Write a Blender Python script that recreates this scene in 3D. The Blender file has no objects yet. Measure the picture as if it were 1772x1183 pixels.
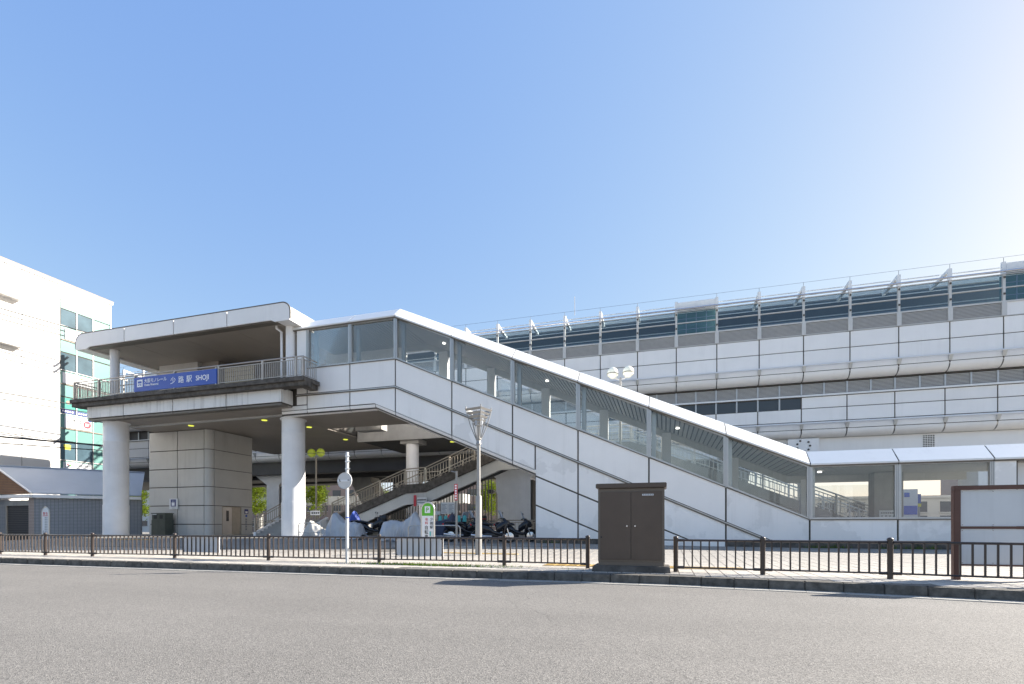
import bpy, bmesh, math, random
from mathutils import Vector, Matrix
random.seed(7)
R = math.radians
S = bpy.context.scene
COL = S.collection

# ------------------------------------------------------------------ camera
cam_d = bpy.data.cameras.new('camera')
cam_d.sensor_width = 36.0
cam_d.lens = 17.695
cam_d.shift_y = 0.1797
cam_d.clip_start = 0.1
cam_d.clip_end = 3000
cam = bpy.data.objects.new('camera', cam_d)
cam.location = (0, 0, 1.2)
cam.rotation_euler = (R(90), 0, R(16.86))
COL.objects.link(cam)
S.camera = cam

# ------------------------------------------------------------------ sky, sun, exposure
SUN = Vector((1.45, 0.92, 1.0)).normalized()
el = math.asin(SUN.z)
az = math.atan2(SUN.x, SUN.y)
W = bpy.data.worlds.new('World')
S.world = W
W.use_nodes = True
nt = W.node_tree
nt.nodes.clear()
wo = nt.nodes.new('ShaderNodeOutputWorld')
bg = nt.nodes.new('ShaderNodeBackground')
sky = nt.nodes.new('ShaderNodeTexSky')
sky.sky_type = 'NISHITA'
sky.sun_disc = False
sky.sun_elevation = el
sky.sun_rotation = az
sky.altitude = 50
sky.air_density = 1.0
sky.dust_density = 0.9
sky.ozone_density = 3.0
bg.inputs['Strength'].default_value = 0.12
# film-like response of the sky colour, the same for the whole dome
sp = nt.nodes.new('ShaderNodeSeparateColor')
cb_ = nt.nodes.new('ShaderNodeCombineColor')
nt.links.new(sky.outputs[0], sp.inputs[0])
for ch, (g_, k_) in enumerate(((0.76, 0.82), (0.57, 0.98), (0.20, 1.80))):
    pw = nt.nodes.new('ShaderNodeMath')
    pw.operation = 'POWER'
    pw.inputs[1].default_value = g_
    ml = nt.nodes.new('ShaderNodeMath')
    ml.operation = 'MULTIPLY'
    ml.inputs[1].default_value = k_
    nt.links.new(sp.outputs[ch], pw.inputs[0])
    nt.links.new(pw.outputs[0], ml.inputs[0])
    nt.links.new(ml.outputs[0], cb_.inputs[ch])
nt.links.new(cb_.outputs[0], bg.inputs['Color'])
nt.links.new(bg.outputs[0], wo.inputs['Surface'])
sl = bpy.data.lights.new('sun', 'SUN')
sl.energy = 4.1
sl.angle = R(0.5)
sl.color = (1.0, 0.94, 0.85)
so = bpy.data.objects.new('sun', sl)
so.rotation_euler = SUN.to_track_quat('Z', 'Y').to_euler()
so.location = (40, 30, 40)
COL.objects.link(so)
S.view_settings.view_transform = 'Standard'
S.view_settings.look = 'None'
S.view_settings.exposure = 1.72
S.view_settings.gamma = 1.0
S.view_settings.use_curve_mapping = False
S.render.engine = 'CYCLES'
S.cycles.max_bounces = 8
S.cycles.transparent_max_bounces = 24

# ------------------------------------------------------------------ materials
MATS = {}


def mat(name, col, rough=0.6, metal=0.0, var=0.0, vscale=1.0, streak=0.0, streak_col=(0.09, 0.085, 0.08),
        bump=0.0, bscale=20.0, objvar=0.0, spec=0.5, emit=None, estr=0.0, patch=0.0, patch_col=None, sscale=(2.2, 2.2, 0.12)):
    """Principled material with world-space noise: tone variation, vertical dirt streaks, stain patches, fine relief."""
    m = bpy.data.materials.new(name)
    m.use_nodes = True
    n = m.node_tree.nodes
    l = m.node_tree.links
    b = n['Principled BSDF']
    b.inputs['Roughness'].default_value = rough
    b.inputs['Metallic'].default_value = metal
    b.inputs['Specular IOR Level'].default_value = spec
    cur = None
    geo = n.new('ShaderNodeNewGeometry')
    rgb = n.new('ShaderNodeRGB')
    rgb.outputs[0].default_value = (*col, 1)
    cur = rgb.outputs[0]

    def noise(scale, detail=4, vec=None, rgh=0.6):
        t = n.new('ShaderNodeTexNoise')
        t.inputs['Scale'].default_value = scale
        t.inputs['Detail'].default_value = detail
        t.inputs['Roughness'].default_value = rgh
        l.new(vec or geo.outputs['Position'], t.inputs['Vector'])
        return t.outputs['Fac']

    def ramp(fac, a, bb, lo=0.0, hi=1.0):
        r = n.new('ShaderNodeMapRange')
        r.inputs['From Min'].default_value = a
        r.inputs['From Max'].default_value = bb
        r.inputs['To Min'].default_value = lo
        r.inputs['To Max'].default_value = hi
        l.new(fac, r.inputs['Value'])
        return r.outputs['Result']

    def mix(fac, a, bcol, mode='MIX'):
        x = n.new('ShaderNodeMix')
        x.data_type = 'RGBA'
        x.blend_type = mode
        l.new(fac, x.inputs['Factor'])
        l.new(a, x.inputs['A'])
        if isinstance(bcol, tuple):
            x.inputs['B'].default_value = (*bcol, 1)
        else:
            l.new(bcol, x.inputs['B'])
        return x.outputs['Result']
    if var > 0:
        f = ramp(noise(vscale, 6), 0.3, 0.7, 1 - var, 1 + var)
        h = n.new('ShaderNodeHueSaturation')
        l.new(f, h.inputs['Value'])
        l.new(cur, h.inputs['Color'])
        cur = h.outputs['Color']
    if objvar > 0:
        oi = n.new('ShaderNodeObjectInfo')
        f = ramp(oi.outputs['Random'], 0, 1, 1 - objvar, 1 + objvar)
        h = n.new('ShaderNodeHueSaturation')
        l.new(f, h.inputs['Value'])
        l.new(cur, h.inputs['Color'])
        cur = h.outputs['Color']
    if streak > 0:
        mp = n.new('ShaderNodeMapping')
        mp.inputs['Scale'].default_value = sscale
        l.new(geo.outputs['Position'], mp.inputs['Vector'])
        f1 = ramp(noise(1.6, 6, mp.outputs[0], 0.65), 0.5, 0.78)
        f2 = ramp(noise(0.45, 2), 0.4, 0.65)
        mu = n.new('ShaderNodeMath')
        mu.operation = 'MULTIPLY'
        l.new(f1, mu.inputs[0])
        l.new(f2, mu.inputs[1])
        mu2 = n.new('ShaderNodeMath')
        mu2.operation = 'MULTIPLY'
        l.new(mu.outputs[0], mu2.inputs[0])
        mu2.inputs[1].default_value = streak
        cur = mix(mu2.outputs[0], cur, streak_col)
    if patch > 0:
        f = ramp(noise(0.55, 5, None, 0.55), 0.535, 0.56, 0, patch)
        cur = mix(f, cur, patch_col)
    l.new(cur, b.inputs['Base Color'])
    if bump > 0:
        bp = n.new('ShaderNodeBump')
        bp.inputs['Strength'].default_value = bump
        bp.inputs['Distance'].default_value = 0.02
        l.new(noise(bscale, 8, None, 0.7), bp.inputs['Height'])
        l.new(bp.outputs[0], b.inputs['Normal'])
    if emit:
        b.inputs['Emission Color'].default_value = (*emit, 1)
        b.inputs['Emission Strength'].default_value = estr
    MATS[name] = m
    return m


def glass(name, tint, gloss=0.09, rough=0.0):
    m = bpy.data.materials.new(name)
    m.use_nodes = True
    n = m.node_tree.nodes
    l = m.node_tree.links
    n.clear()
    o = n.new('ShaderNodeOutputMaterial')
    tr = n.new('ShaderNodeBsdfTransparent')
    tr.inputs[0].default_value = (*tint, 1)
    gl = n.new('ShaderNodeBsdfGlossy')
    gl.inputs['Color'].default_value = (0.95, 0.97, 1, 1)
    gl.inputs['Roughness'].default_value = rough
    fr = n.new('ShaderNodeLayerWeight')
    fr.inputs['Blend'].default_value = 0.35
    ma = n.new('ShaderNodeMath')
    ma.operation = 'MULTIPLY_ADD'
    ma.inputs[1].default_value = 0.4
    ma.inputs[2].default_value = gloss
    ma.use_clamp = True
    l.new(fr.outputs['Fresnel'], ma.inputs[0])
    mx = n.new('ShaderNodeMixShader')
    l.new(ma.outputs[0], mx.inputs[0])
    l.new(tr.outputs[0], mx.inputs[1])
    l.new(gl.outputs[0], mx.inputs[2])
    l.new(mx.outputs[0], o.inputs[0])
    MATS[name] = m
    return m


WHITE = mat('painted_panel', (0.88, 0.86, 0.83), 0.42, var=0.035, vscale=0.5, streak=0.18, streak_col=(0.45, 0.43, 0.40), objvar=0.03, bump=0.03, bscale=3)
WHITE2 = mat('weathered_lower_panel', (0.87, 0.85, 0.82), 0.5, var=0.03, vscale=0.8, streak=0.25, streak_col=(0.36, 0.34, 0.31), objvar=0.035, patch=0.4, patch_col=(0.66, 0.645, 0.62))
FASCIA = mat('stained_fascia_panel', (0.78, 0.765, 0.735), 0.5, var=0.05, vscale=1.0, streak=0.9, streak_col=(0.28, 0.26, 0.235), objvar=0.03)
ROOFW = mat('white_roof_panel', (0.82, 0.82, 0.80), 0.4, var=0.02, vscale=0.6, streak=0.12, objvar=0.015)
COLPAINT = mat('painted_column', (0.86, 0.85, 0.84), 0.55, var=0.05, vscale=1.2, streak=0.25, streak_col=(0.35, 0.34, 0.32), bump=0.05, bscale=6)
JOINT = mat('dark_joint', (0.075, 0.066, 0.056), 0.8)
BELT = mat('belt_trim', (0.15, 0.13, 0.105), 0.5, var=0.1, vscale=2)
ALU = mat('aluminium_frame', (0.50, 0.50, 0.49), 0.38, metal=0.55, var=0.04, vscale=3)
STEEL = mat('stainless_rail', (0.55, 0.53, 0.50), 0.32, metal=0.75, var=0.06, vscale=4)
BRONZE = mat('bronze_rail', (0.42, 0.37, 0.30), 0.45, metal=0.2, var=0.08, vscale=4)
SOFFIT = mat('brown_soffit', (0.36, 0.315, 0.27), 0.55, var=0.06, vscale=0.7, objvar=0.02)
DRAIL = mat('deck_rail_paint', (0.46, 0.42, 0.38), 0.4, metal=0.35, var=0.08, vscale=4)
CREAM = mat('cream_rail_paint', (0.74, 0.71, 0.64), 0.45, var=0.04, vscale=3)
SLAT = mat('ceiling_slat', (0.50, 0.485, 0.455), 0.5, var=0.05, vscale=1)
CONC = mat('concrete', (0.36, 0.35, 0.33), 0.85, var=0.12, vscale=1.1, streak=0.6, streak_col=(0.12, 0.11, 0.10), bump=0.15, bscale=12)
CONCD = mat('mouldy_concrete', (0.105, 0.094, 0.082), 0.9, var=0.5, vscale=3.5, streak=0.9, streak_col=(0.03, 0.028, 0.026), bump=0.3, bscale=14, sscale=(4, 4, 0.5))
STEELB = mat('painted_girder', (0.60, 0.595, 0.57), 0.5, var=0.06, vscale=0.8, streak=0.5, streak_col=(0.22, 0.19, 0.15))
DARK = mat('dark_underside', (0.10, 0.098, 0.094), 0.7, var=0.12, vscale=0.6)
LOUVRE = mat('louvre_mesh', (0.46, 0.45, 0.43), 0.6, var=0.06, vscale=4)
FENCE = mat('brown_fence_paint', (0.045, 0.033, 0.028), 0.38, var=0.15, vscale=6, bump=0.03, bscale=40)
CABM = mat('brown_cabinet_paint', (0.092, 0.064, 0.046), 0.42, var=0.08, vscale=3, streak=0.25, streak_col=(0.13, 0.105, 0.085), bump=0.04, bscale=8)
CABF = mat('cabinet_frame_paint', (0.15, 0.118, 0.09), 0.45, var=0.06, vscale=3)
BOARDF = mat('noticeboard_brown', (0.10, 0.045, 0.032), 0.45, var=0.1, vscale=5)
BOARDW = mat('noticeboard_face', (0.60, 0.62, 0.63), 0.3, var=0.03, vscale=2, streak=0.35, streak_col=(0.42, 0.43, 0.43), sscale=(9, 9, 0.5))
PLASTW = mat('white_plastic', (0.74, 0.75, 0.76), 0.35, var=0.02, vscale=3)
INK = mat('black_lettering', (0.02, 0.02, 0.022), 0.5)
INKW = mat('white_lettering', (0.85, 0.86, 0.88), 0.4)
RED = mat('red_lettering', (0.55, 0.03, 0.05), 0.45)
BLUE = mat('blue_sign_face', (0.035, 0.095, 0.42), 0.35, var=0.03, vscale=1)
NAVY = mat('navy_pictogram', (0.02, 0.03, 0.17), 0.4)
GREEN = mat('green_sign_face', (0.10, 0.42, 0.02), 0.4)
TEAL = mat('teal_tag', (0.08, 0.42, 0.40), 0.5)
YEL = mat('yellow_sticker', (0.75, 0.66, 0.05), 0.5)
GREYT = mat('grey_print', (0.25, 0.26, 0.27), 0.6)
LAMPG = mat('globe_lamp', (0.75, 0.74, 0.66), 0.3, emit=(0.9, 0.95, 0.55), estr=0.05)
LAMPY = mat('lit_globe', (0.55, 0.62, 0.10), 0.35, emit=(0.62, 0.78, 0.08), estr=0.05)
DOWNL = mat('lit_downlight', (0.6, 0.62, 0.12), 0.4, emit=(0.75, 0.80, 0.08), estr=0.35)
DOWNW = mat('white_downlight', (0.9, 0.9, 0.85), 0.4, emit=(1, 0.97, 0.88), estr=1.2)
TARP = mat('silver_tarpaulin', (0.42, 0.43, 0.45), 0.42, metal=0.15, var=0.1, vscale=2.5, bump=0.5, bscale=4)
TARPN = mat('navy_tarpaulin', (0.035, 0.04, 0.07), 0.5, var=0.1, vscale=2.5, bump=0.5, bscale=4)
BLK = mat('black_plastic', (0.018, 0.018, 0.02), 0.33, var=0.1, vscale=5)
GLOSSB = mat('black_bike_paint', (0.012, 0.012, 0.016), 0.14)
RUB = mat('tyre_rubber', (0.014, 0.014, 0.014), 0.8)
CHROME = mat('chrome', (0.6, 0.6, 0.62), 0.18, metal=0.95)
TAIL = mat('red_tail_lens', (0.5, 0.02, 0.02), 0.2)
BLUEP = mat('blue_sheet', (0.02, 0.06, 0.33), 0.5)
BINM = mat('dark_green_box', (0.075, 0.085, 0.07), 0.5, var=0.1, vscale=3)
OFFW = mat('office_white_tile', (0.74, 0.72, 0.685), 0.55, var=0.02, vscale=0.6, bump=0.04, bscale=6)
TRIMR = mat('brown_coping', (0.30, 0.22, 0.17), 0.6)
SPAN = mat('pale_green_spandrel', (0.15, 0.30, 0.275), 0.25, var=0.03, vscale=0.5)
GREENG = mat('sea_green_film', (0.10, 0.32, 0.27), 0.15)
SLATE = mat('blue_grey_metal_roof', (0.36, 0.40, 0.46), 0.45, var=0.05, vscale=1)
WOOD = mat('brown_slats', (0.30, 0.17, 0.10), 0.6, var=0.12, vscale=3)
SHUT = mat('dark_shutter', (0.10, 0.095, 0.095), 0.5, var=0.06, vscale=2)
BARK = mat('bark', (0.10, 0.075, 0.055), 0.9, var=0.2, vscale=8, bump=0.4, bscale=20)
FARB = mat('far_brown_wall', (0.26, 0.20, 0.18), 0.8, var=0.06, vscale=0.5)
FARW = mat('far_white_wall', (0.62, 0.61, 0.59), 0.8, var=0.05, vscale=0.5)
FARG = mat('far_window', (0.05, 0.06, 0.07), 0.15)
CABLE = mat('cable', (0.03, 0.03, 0.035), 0.6)
ACRYL = mat('pale_blue_acrylic', (0.42, 0.52, 0.62), 0.2)
GLS = glass('window_glass', (0.92, 0.935, 0.93), 0.035)
GLB = glass('platform_glass', (0.72, 0.79, 0.82), 0.03)
GLO = mat('office_glass', (0.08, 0.13, 0.16), 0.12, var=0.25, vscale=0.8, spec=0.4)


def brickmat(name, c1, c2, mortar, sx, sz, msize, rough=0.6, bump=0.3, plane='XZ', off=0.0):
    m = bpy.data.materials.new(name)
    m.use_nodes = True
    n = m.node_tree.nodes
    l = m.node_tree.links
    b = n['Principled BSDF']
    b.inputs['Roughness'].default_value = rough
    tc = n.new('ShaderNodeTexCoord')
    t = n.new('ShaderNodeTexBrick')
    t.offset = off
    t.inputs['Color1'].default_value = (*c1, 1)
    t.inputs['Color2'].default_value = (*c2, 1)
    t.inputs['Mortar'].default_value = (*mortar, 1)
    t.inputs['Scale'].default_value = 1
    t.inputs['Brick Width'].default_value = sx
    t.inputs['Row Height'].default_value = sz
    t.inputs['Mortar Size'].default_value = msize
    l.new(tc.outputs['UV'], t.inputs['Vector'])
    l.new(t.outputs['Color'], b.inputs['Base Color'])
    bp = n.new('ShaderNodeBump')
    bp.inputs['Strength'].default_value = bump
    bp.inputs['Distance'].default_value = 0.01
    bp.invert = True
    l.new(t.outputs['Fac'], bp.inputs['Height'])
    l.new(bp.outputs[0], b.inputs['Normal'])
    return m


TILEG = brickmat('grey_mosaic_tile', (0.31, 0.315, 0.325), (0.34, 0.345, 0.35), (0.16, 0.16, 0.165), 0.2, 0.1, 0.012)
TILEP = brickmat('pink_lit_mosaic_tile', (0.40, 0.33, 0.29), (0.44, 0.36, 0.32), (0.2, 0.18, 0.17), 0.2, 0.1, 0.012)  # warmer, lighter tile copy: sunlight on the hut corner put into the colour


def asphalt():
    m = mat('asphalt', (0.155, 0.15, 0.142), 0.88, var=0.0)
    n = m.node_tree.nodes
    l = m.node_tree.links
    b = n['Principled BSDF']
    geo = n.new('ShaderNodeNewGeometry')

    def nz(s, d, r=0.6):
        t = n.new('ShaderNodeTexNoise')
        t.inputs['Scale'].default_value = s
        t.inputs['Detail'].default_value = d
        t.inputs['Roughness'].default_value = r
        l.new(geo.outputs['Position'], t.inputs['Vector'])
        return t.outputs['Fac']
    vo = n.new('ShaderNodeTexVoronoi')
    vo.inputs['Scale'].default_value = 105
    l.new(geo.outputs['Position'], vo.inputs['Vector'])
    cr = n.new('ShaderNodeValToRGB')
    cr.color_ramp.elements[0].position = 0.0
    cr.color_ramp.elements[0].color = (0.055, 0.052, 0.048, 1)
    cr.color_ramp.elements[1].position = 1.0
    cr.color_ramp.elements[1].color = (0.27, 0.253, 0.228, 1)
    l.new(vo.outputs['Color'], cr.inputs[0])
    big = n.new('ShaderNodeMapRange')
    big.inputs['From Min'].default_value = 0.3
    big.inputs['From Max'].default_value = 0.7
    big.inputs['To Min'].default_value = 0.92
    big.inputs['To Max'].default_value = 1.08
    l.new(nz(0.35, 5), big.inputs['Value'])
    fine = n.new('ShaderNodeMapRange')
    fine.inputs['From Min'].default_value = 0.25
    fine.inputs['From Max'].default_value = 0.75
    fine.inputs['To Min'].default_value = 0.8
    fine.inputs['To Max'].default_value = 1.2
    l.new(nz(26, 6, 0.75), fine.inputs['Value'])
    mu0 = n.new('ShaderNodeMath')
    mu0.operation = 'MULTIPLY'
    l.new(big.outputs[0], mu0.inputs[0])
    l.new(fine.outputs[0], mu0.inputs[1])
    # worn wheel paths along the kerb direction and a few hairline cracks
    mp = n.new('ShaderNodeMapping')
    mp.inputs['Scale'].default_value = (0.05, 0.85, 1)
    l.new(geo.outputs['Position'], mp.inputs['Vector'])
    ln = n.new('ShaderNodeTexNoise')
    ln.inputs['Scale'].default_value = 1.0
    ln.inputs['Detail'].default_value = 3
    l.new(mp.outputs[0], ln.inputs['Vector'])
    lr = n.new('ShaderNodeMapRange')
    lr.inputs['From Min'].default_value = 0.3
    lr.inputs['From Max'].default_value = 0.7
    lr.inputs['To Min'].default_value = 0.95
    lr.inputs['To Max'].default_value = 1.05
    l.new(ln.outputs['Fac'], lr.inputs['Value'])
    wv = n.new('ShaderNodeTexNoise')
    wv.inputs['Scale'].default_value = 0.9
    wv.inputs['Detail'].default_value = 5
    l.new(geo.outputs['Position'], wv.inputs['Vector'])
    ad = n.new('ShaderNodeVectorMath')
    ad.operation = 'ADD'
    l.new(geo.outputs['Position'], ad.inputs[0])
    l.new(wv.outputs['Color'], ad.inputs[1])
    ck = n.new('ShaderNodeTexVoronoi')
    ck.feature = 'DISTANCE_TO_EDGE'
    ck.inputs['Scale'].default_value = 0.16
    l.new(ad.outputs[0], ck.inputs['Vector'])
    cr2 = n.new('ShaderNodeMapRange')
    cr2.inputs['From Min'].default_value = 0.0004
    cr2.inputs['From Max'].default_value = 0.0016
    cr2.inputs['To Min'].default_value = 0.72
    cr2.inputs['To Max'].default_value = 1.0
    l.new(ck.outputs['Distance'], cr2.inputs['Value'])
    mu1 = n.new('ShaderNodeMath')
    mu1.operation = 'MULTIPLY'
    l.new(lr.outputs[0], mu1.inputs[0])
    l.new(cr2.outputs[0], mu1.inputs[1])
    mu = n.new('ShaderNodeMath')
    mu.operation = 'MULTIPLY'
    l.new(mu0.outputs[0], mu.inputs[0])
    l.new(mu1.outputs[0], mu.inputs[1])
    h = n.new('ShaderNodeHueSaturation')
    l.new(mu.outputs[0], h.inputs['Value'])
    l.new(cr.outputs[0], h.inputs['Color'])
    l.new(h.outputs[0], b.inputs['Base Color'])
    bp = n.new('ShaderNodeBump')
    bp.inputs['Strength'].default_value = 0.55
    bp.inputs['Distance'].default_value = 0.006
    l.new(vo.outputs['Distance'], bp.inputs['Height'])
    l.new(bp.outputs[0], b.inputs['Normal'])
    return m


ASPH = asphalt()
PLAZA = mat('plaza_asphalt', (0.24, 0.225, 0.20), 0.85, var=0.15, vscale=1.2, bump=0.3, bscale=60)
PAVE = mat('concrete_paver', (0.43, 0.395, 0.345), 0.85, var=0.10, vscale=1.5, objvar=0.10, bump=0.25, bscale=50)
PAVEJ = mat('paver_joint', (0.13, 0.12, 0.105), 0.95)
KERB = mat('kerb_concrete', (0.115, 0.105, 0.09), 0.9, var=0.45, vscale=7, streak=0.7, streak_col=(0.05, 0.047, 0.043), objvar=0.12, bump=0.4, bscale=25, sscale=(6, 6, 2))
GUTTER = mat('gutter_concrete', (0.30, 0.285, 0.255), 0.9, var=0.12, vscale=3, objvar=0.06, bump=0.2, bscale=40)
TACT = mat('yellow_tactile_tile', (0.52, 0.36, 0.13), 0.75, var=0.15, vscale=6, objvar=0.08)
SOIL = mat('ground_earth', (0.16, 0.155, 0.145), 0.9, var=0.1, vscale=0.3)


def leafmat(name, col, tr=0.45):
    m = bpy.data.materials.new(name)
    m.use_nodes = True
    n = m.node_tree.nodes
    l = m.node_tree.links
    n.clear()
    o = n.new('ShaderNodeOutputMaterial')
    geo = n.new('ShaderNodeNewGeometry')
    mr = n.new('ShaderNodeMapRange')
    mr.inputs['To Min'].default_value = 0.65
    mr.inputs['To Max'].default_value = 1.35
    l.new(geo.outputs['Random Per Island'], mr.inputs['Value'])
    h = n.new('ShaderNodeHueSaturation')
    h.inputs['Color'].default_value = (*col, 1)
    l.new(mr.outputs[0], h.inputs['Value'])
    d = n.new('ShaderNodeBsdfDiffuse')
    t = n.new('ShaderNodeBsdfTranslucent')
    l.new(h.outputs[0], d.inputs[0])
    l.new(h.outputs[0], t.inputs[0])
    x = n.new('ShaderNodeMixShader')
    x.inputs[0].default_value = tr
    l.new(d.outputs[0], x.inputs[1])
    l.new(t.outputs[0], x.inputs[2])
    l.new(x.outputs[0], o.inputs[0])
    return m


LEAF = leafmat('ginkgo_leaf', (0.19, 0.25, 0.03))
LEAFD = leafmat('shrub_leaf', (0.07, 0.13, 0.025))
GRASSM = leafmat('grass_blade', (0.13, 0.20, 0.03))

# ------------------------------------------------------------------ object helpers
ORG = {}


def reg(o, parent, off):
    COL.objects.link(o)
    ORG[o.name] = off
    if parent is not None:
        o.parent = parent
    return o


def thing(name, label, cat, loc=(0, 0, 0), rotz=0.0, group=None, local=False):
    o = bpy.data.objects.new(name, None)
    o.empty_display_size = 0.3
    o.location = loc
    o.rotation_euler = (0, 0, rotz)
    o['label'] = label
    o['category'] = cat
    if group:
        o['group'] = group
    return reg(o, None, Vector((0, 0, 0)) if local else Vector(loc))


def structure(o):
    o['kind'] = 'structure'
    return o


def stuff(o):
    o['kind'] = 'stuff'
    return o


class MB:
    """Collects boxes, prisms, tubes and lathes, then builds ONE mesh object."""

    def __init__(s):
        s.v = []
        s.f = []
        s.smooth = []

    def add(s, vs, fs, smooth=False):
        n = len(s.v)
        s.v += [tuple(p) for p in vs]
        s.f += [tuple(i + n for i in f) for f in fs]
        s.smooth += [smooth] * len(fs)
        return s

    def box(s, x0, x1, y0, y1, z0, z1):
        x0, x1 = min(x0, x1), max(x0, x1)
        y0, y1 = min(y0, y1), max(y0, y1)
        z0, z1 = min(z0, z1), max(z0, z1)
        return s.hexa([(x0, y0, z0), (x1, y0, z0), (x1, y1, z0), (x0, y1, z0), (x0, y0, z1), (x1, y0, z1), (x1, y1, z1), (x0, y1, z1)])

    def hexa(s, p):
        return s.add(p, [(3, 2, 1, 0), (4, 5, 6, 7), (0, 1, 5, 4), (1, 2, 6, 5), (2, 3, 7, 6), (3, 0, 4, 7)])

    def xz(s, pts, y0, y1, smooth=False):
        """polygon in XZ (counter-clockwise seen from -Y) extruded from y0 (front) to y1 (back)"""
        n = len(pts)
        vs = [(x, y0, z) for x, z in pts] + [(x, y1, z) for x, z in pts]
        fs = [tuple(range(n)), tuple(range(2 * n - 1, n - 1, -1))]
        fs += [((i + 1) % n, i, i + n, (i + 1) % n + n) for i in range(n)]
        return s.add(vs, fs)

    def yz(s, pts, x0, x1):
        n = len(pts)
        vs = [(x0, y, z) for y, z in pts] + [(x1, y, z) for y, z in pts]
        fs = [tuple(range(n - 1, -1, -1)), tuple(range(n, 2 * n))]
        fs += [(i, (i + 1) % n, (i + 1) % n + n, i + n) for i in range(n)]
        return s.add(vs, fs)

    def tube(s, pts, r, n=8, cap=True, close=False):
        pts = [Vector(p) for p in pts]
        rs = r if isinstance(r, (list, tuple)) else [r] * len(pts)
        vs = []
        fs = []
        prev = None
        m = len(pts)
        for i, p in enumerate(pts):
            if close:
                d = (pts[(i + 1) % m] - pts[i - 1])
            else:
                d = (pts[min(i + 1, m - 1)] - pts[max(i - 1, 0)])
            d.normalize()
            if prev is None:
                a = Vector((0, 0, 1)) if abs(d.z) < 0.9 else Vector((1, 0, 0))
                u = d.cross(a).normalized()
            else:
                u = (prev - d * prev.dot(d)).normalized()
            prev = u
            w = d.cross(u)
            for k in range(n):
                t = 2 * math.pi * k / n
                vs.append(p + (u * math.cos(t) + w * math.sin(t)) * rs[i])
        seg = m if close else m - 1
        for i in range(seg):
            j = (i + 1) % m
            for k in range(n):
                k2 = (k + 1) % n
                fs.append((i * n + k, i * n + k2, j * n + k2, j * n + k))
        s.add(vs, fs, True)
        if cap and not close:
            s.add(vs[:n], [tuple(range(n - 1, -1, -1))])
            s.add(vs[-n:], [tuple(range(n))])
        return s

    def lathe(s, prof, c=(0, 0, 0), n=24, axis='Z', cap=True):
        vs = []
        for r, h in prof:
            for k in range(n):
                t = 2 * math.pi * k / n
                a, b = r * math.cos(t), r * math.sin(t)
                q = (a, b, h) if axis == 'Z' else ((h, a, b) if axis == 'X' else (b, h, a))
                vs.append((c[0] + q[0], c[1] + q[1], c[2] + q[2]))
        fs = []
        for i in range(len(prof) - 1):
            for k in range(n):
                k2 = (k + 1) % n
                fs.append((i * n + k, i * n + k2, (i + 1) * n + k2, (i + 1) * n + k))
        if cap:
            fs.append(tuple(range(n - 1, -1, -1)))
            fs.append(tuple(range((len(prof) - 1) * n, len(prof) * n)))
        return s.add(vs, fs, True)

    def loft(s, rings, n=14, power=2.0):
        """rings: (centre, half width (local y), half height, tilt) of super-ellipses along x"""
        vs = []
        for c, hy, hz, tilt in rings:
            for k in range(n):
                t = 2 * math.pi * k / n
                ct, st = math.cos(t), math.sin(t)
                y = hy * math.copysign(abs(ct) ** (2 / power), ct)
                z = hz * math.copysign(abs(st) ** (2 / power), st)
                vs.append((c[0] + z * math.sin(tilt), c[1] + y, c[2] + z * math.cos(tilt)))
        m = len(rings)
        fs = []
        for i in range(m - 1):
            for k in range(n):
                k2 = (k + 1) % n
                fs.append((i * n + k, (i + 1) * n + k, (i + 1) * n + k2, i * n + k2))
        fs.append(tuple(range(n)))
        fs.append(tuple(range(m * n - 1, (m - 1) * n - 1, -1)))
        return s.add(vs, fs, True)

    def mesh(s, name, m, off=Vector((0, 0, 0)), bevel=0.0):
        me = bpy.data.meshes.new(name)
        me.from_pydata([(x - off[0], y - off[1], z - off[2]) for x, y, z in s.v], [], s.f)
        me.polygons.foreach_set('use_smooth', s.smooth)
        if bevel > 0:
            bm = bmesh.new()
            bm.from_mesh(me)
            bmesh.ops.recalc_face_normals(bm, faces=bm.faces)
            bmesh.ops.bevel(bm, geom=[e for e in bm.edges if e.is_manifold and e.calc_face_angle(0) > 0.6], offset=bevel, segments=2, affect='EDGES', clamp_overlap=True)
            bm.to_mesh(me)
            bm.free()
        me.materials.append(m)
        if any(s.smooth):
            me.set_sharp_from_angle(angle=R(38))
        me.update()
        return me

    def build(s, name, m, parent=None, label=None, bevel=0.0):
        off = ORG[parent.name] if parent is not None else Vector((0, 0, 0))
        o = bpy.data.objects.new(name, s.mesh(name, m, off, bevel))
        if label:
            o['label'] = label
        return reg(o, parent, off)


def inst(name, me, loc, parent, rot=(0, 0, 0), scale=(1, 1, 1)):
    off = ORG[parent.name] if parent is not None else Vector((0, 0, 0))
    o = bpy.data.objects.new(name, me)
    o.location = Vector(loc) - off
    o.rotation_euler = rot
    o.scale = scale
    return reg(o, parent, off)


def tag(o, label, cat, group=None):
    o['label'] = label
    o['category'] = cat
    if group:
        o['group'] = group
    return o


def copy_tree(o, parent=None):
    c = o.copy()
    COL.objects.link(c)
    c.parent = parent
    ORG[c.name] = ORG[o.name]
    for ch in [k for k in bpy.data.objects if k.parent == o]:
        copy_tree(ch, c)
    return c


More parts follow.
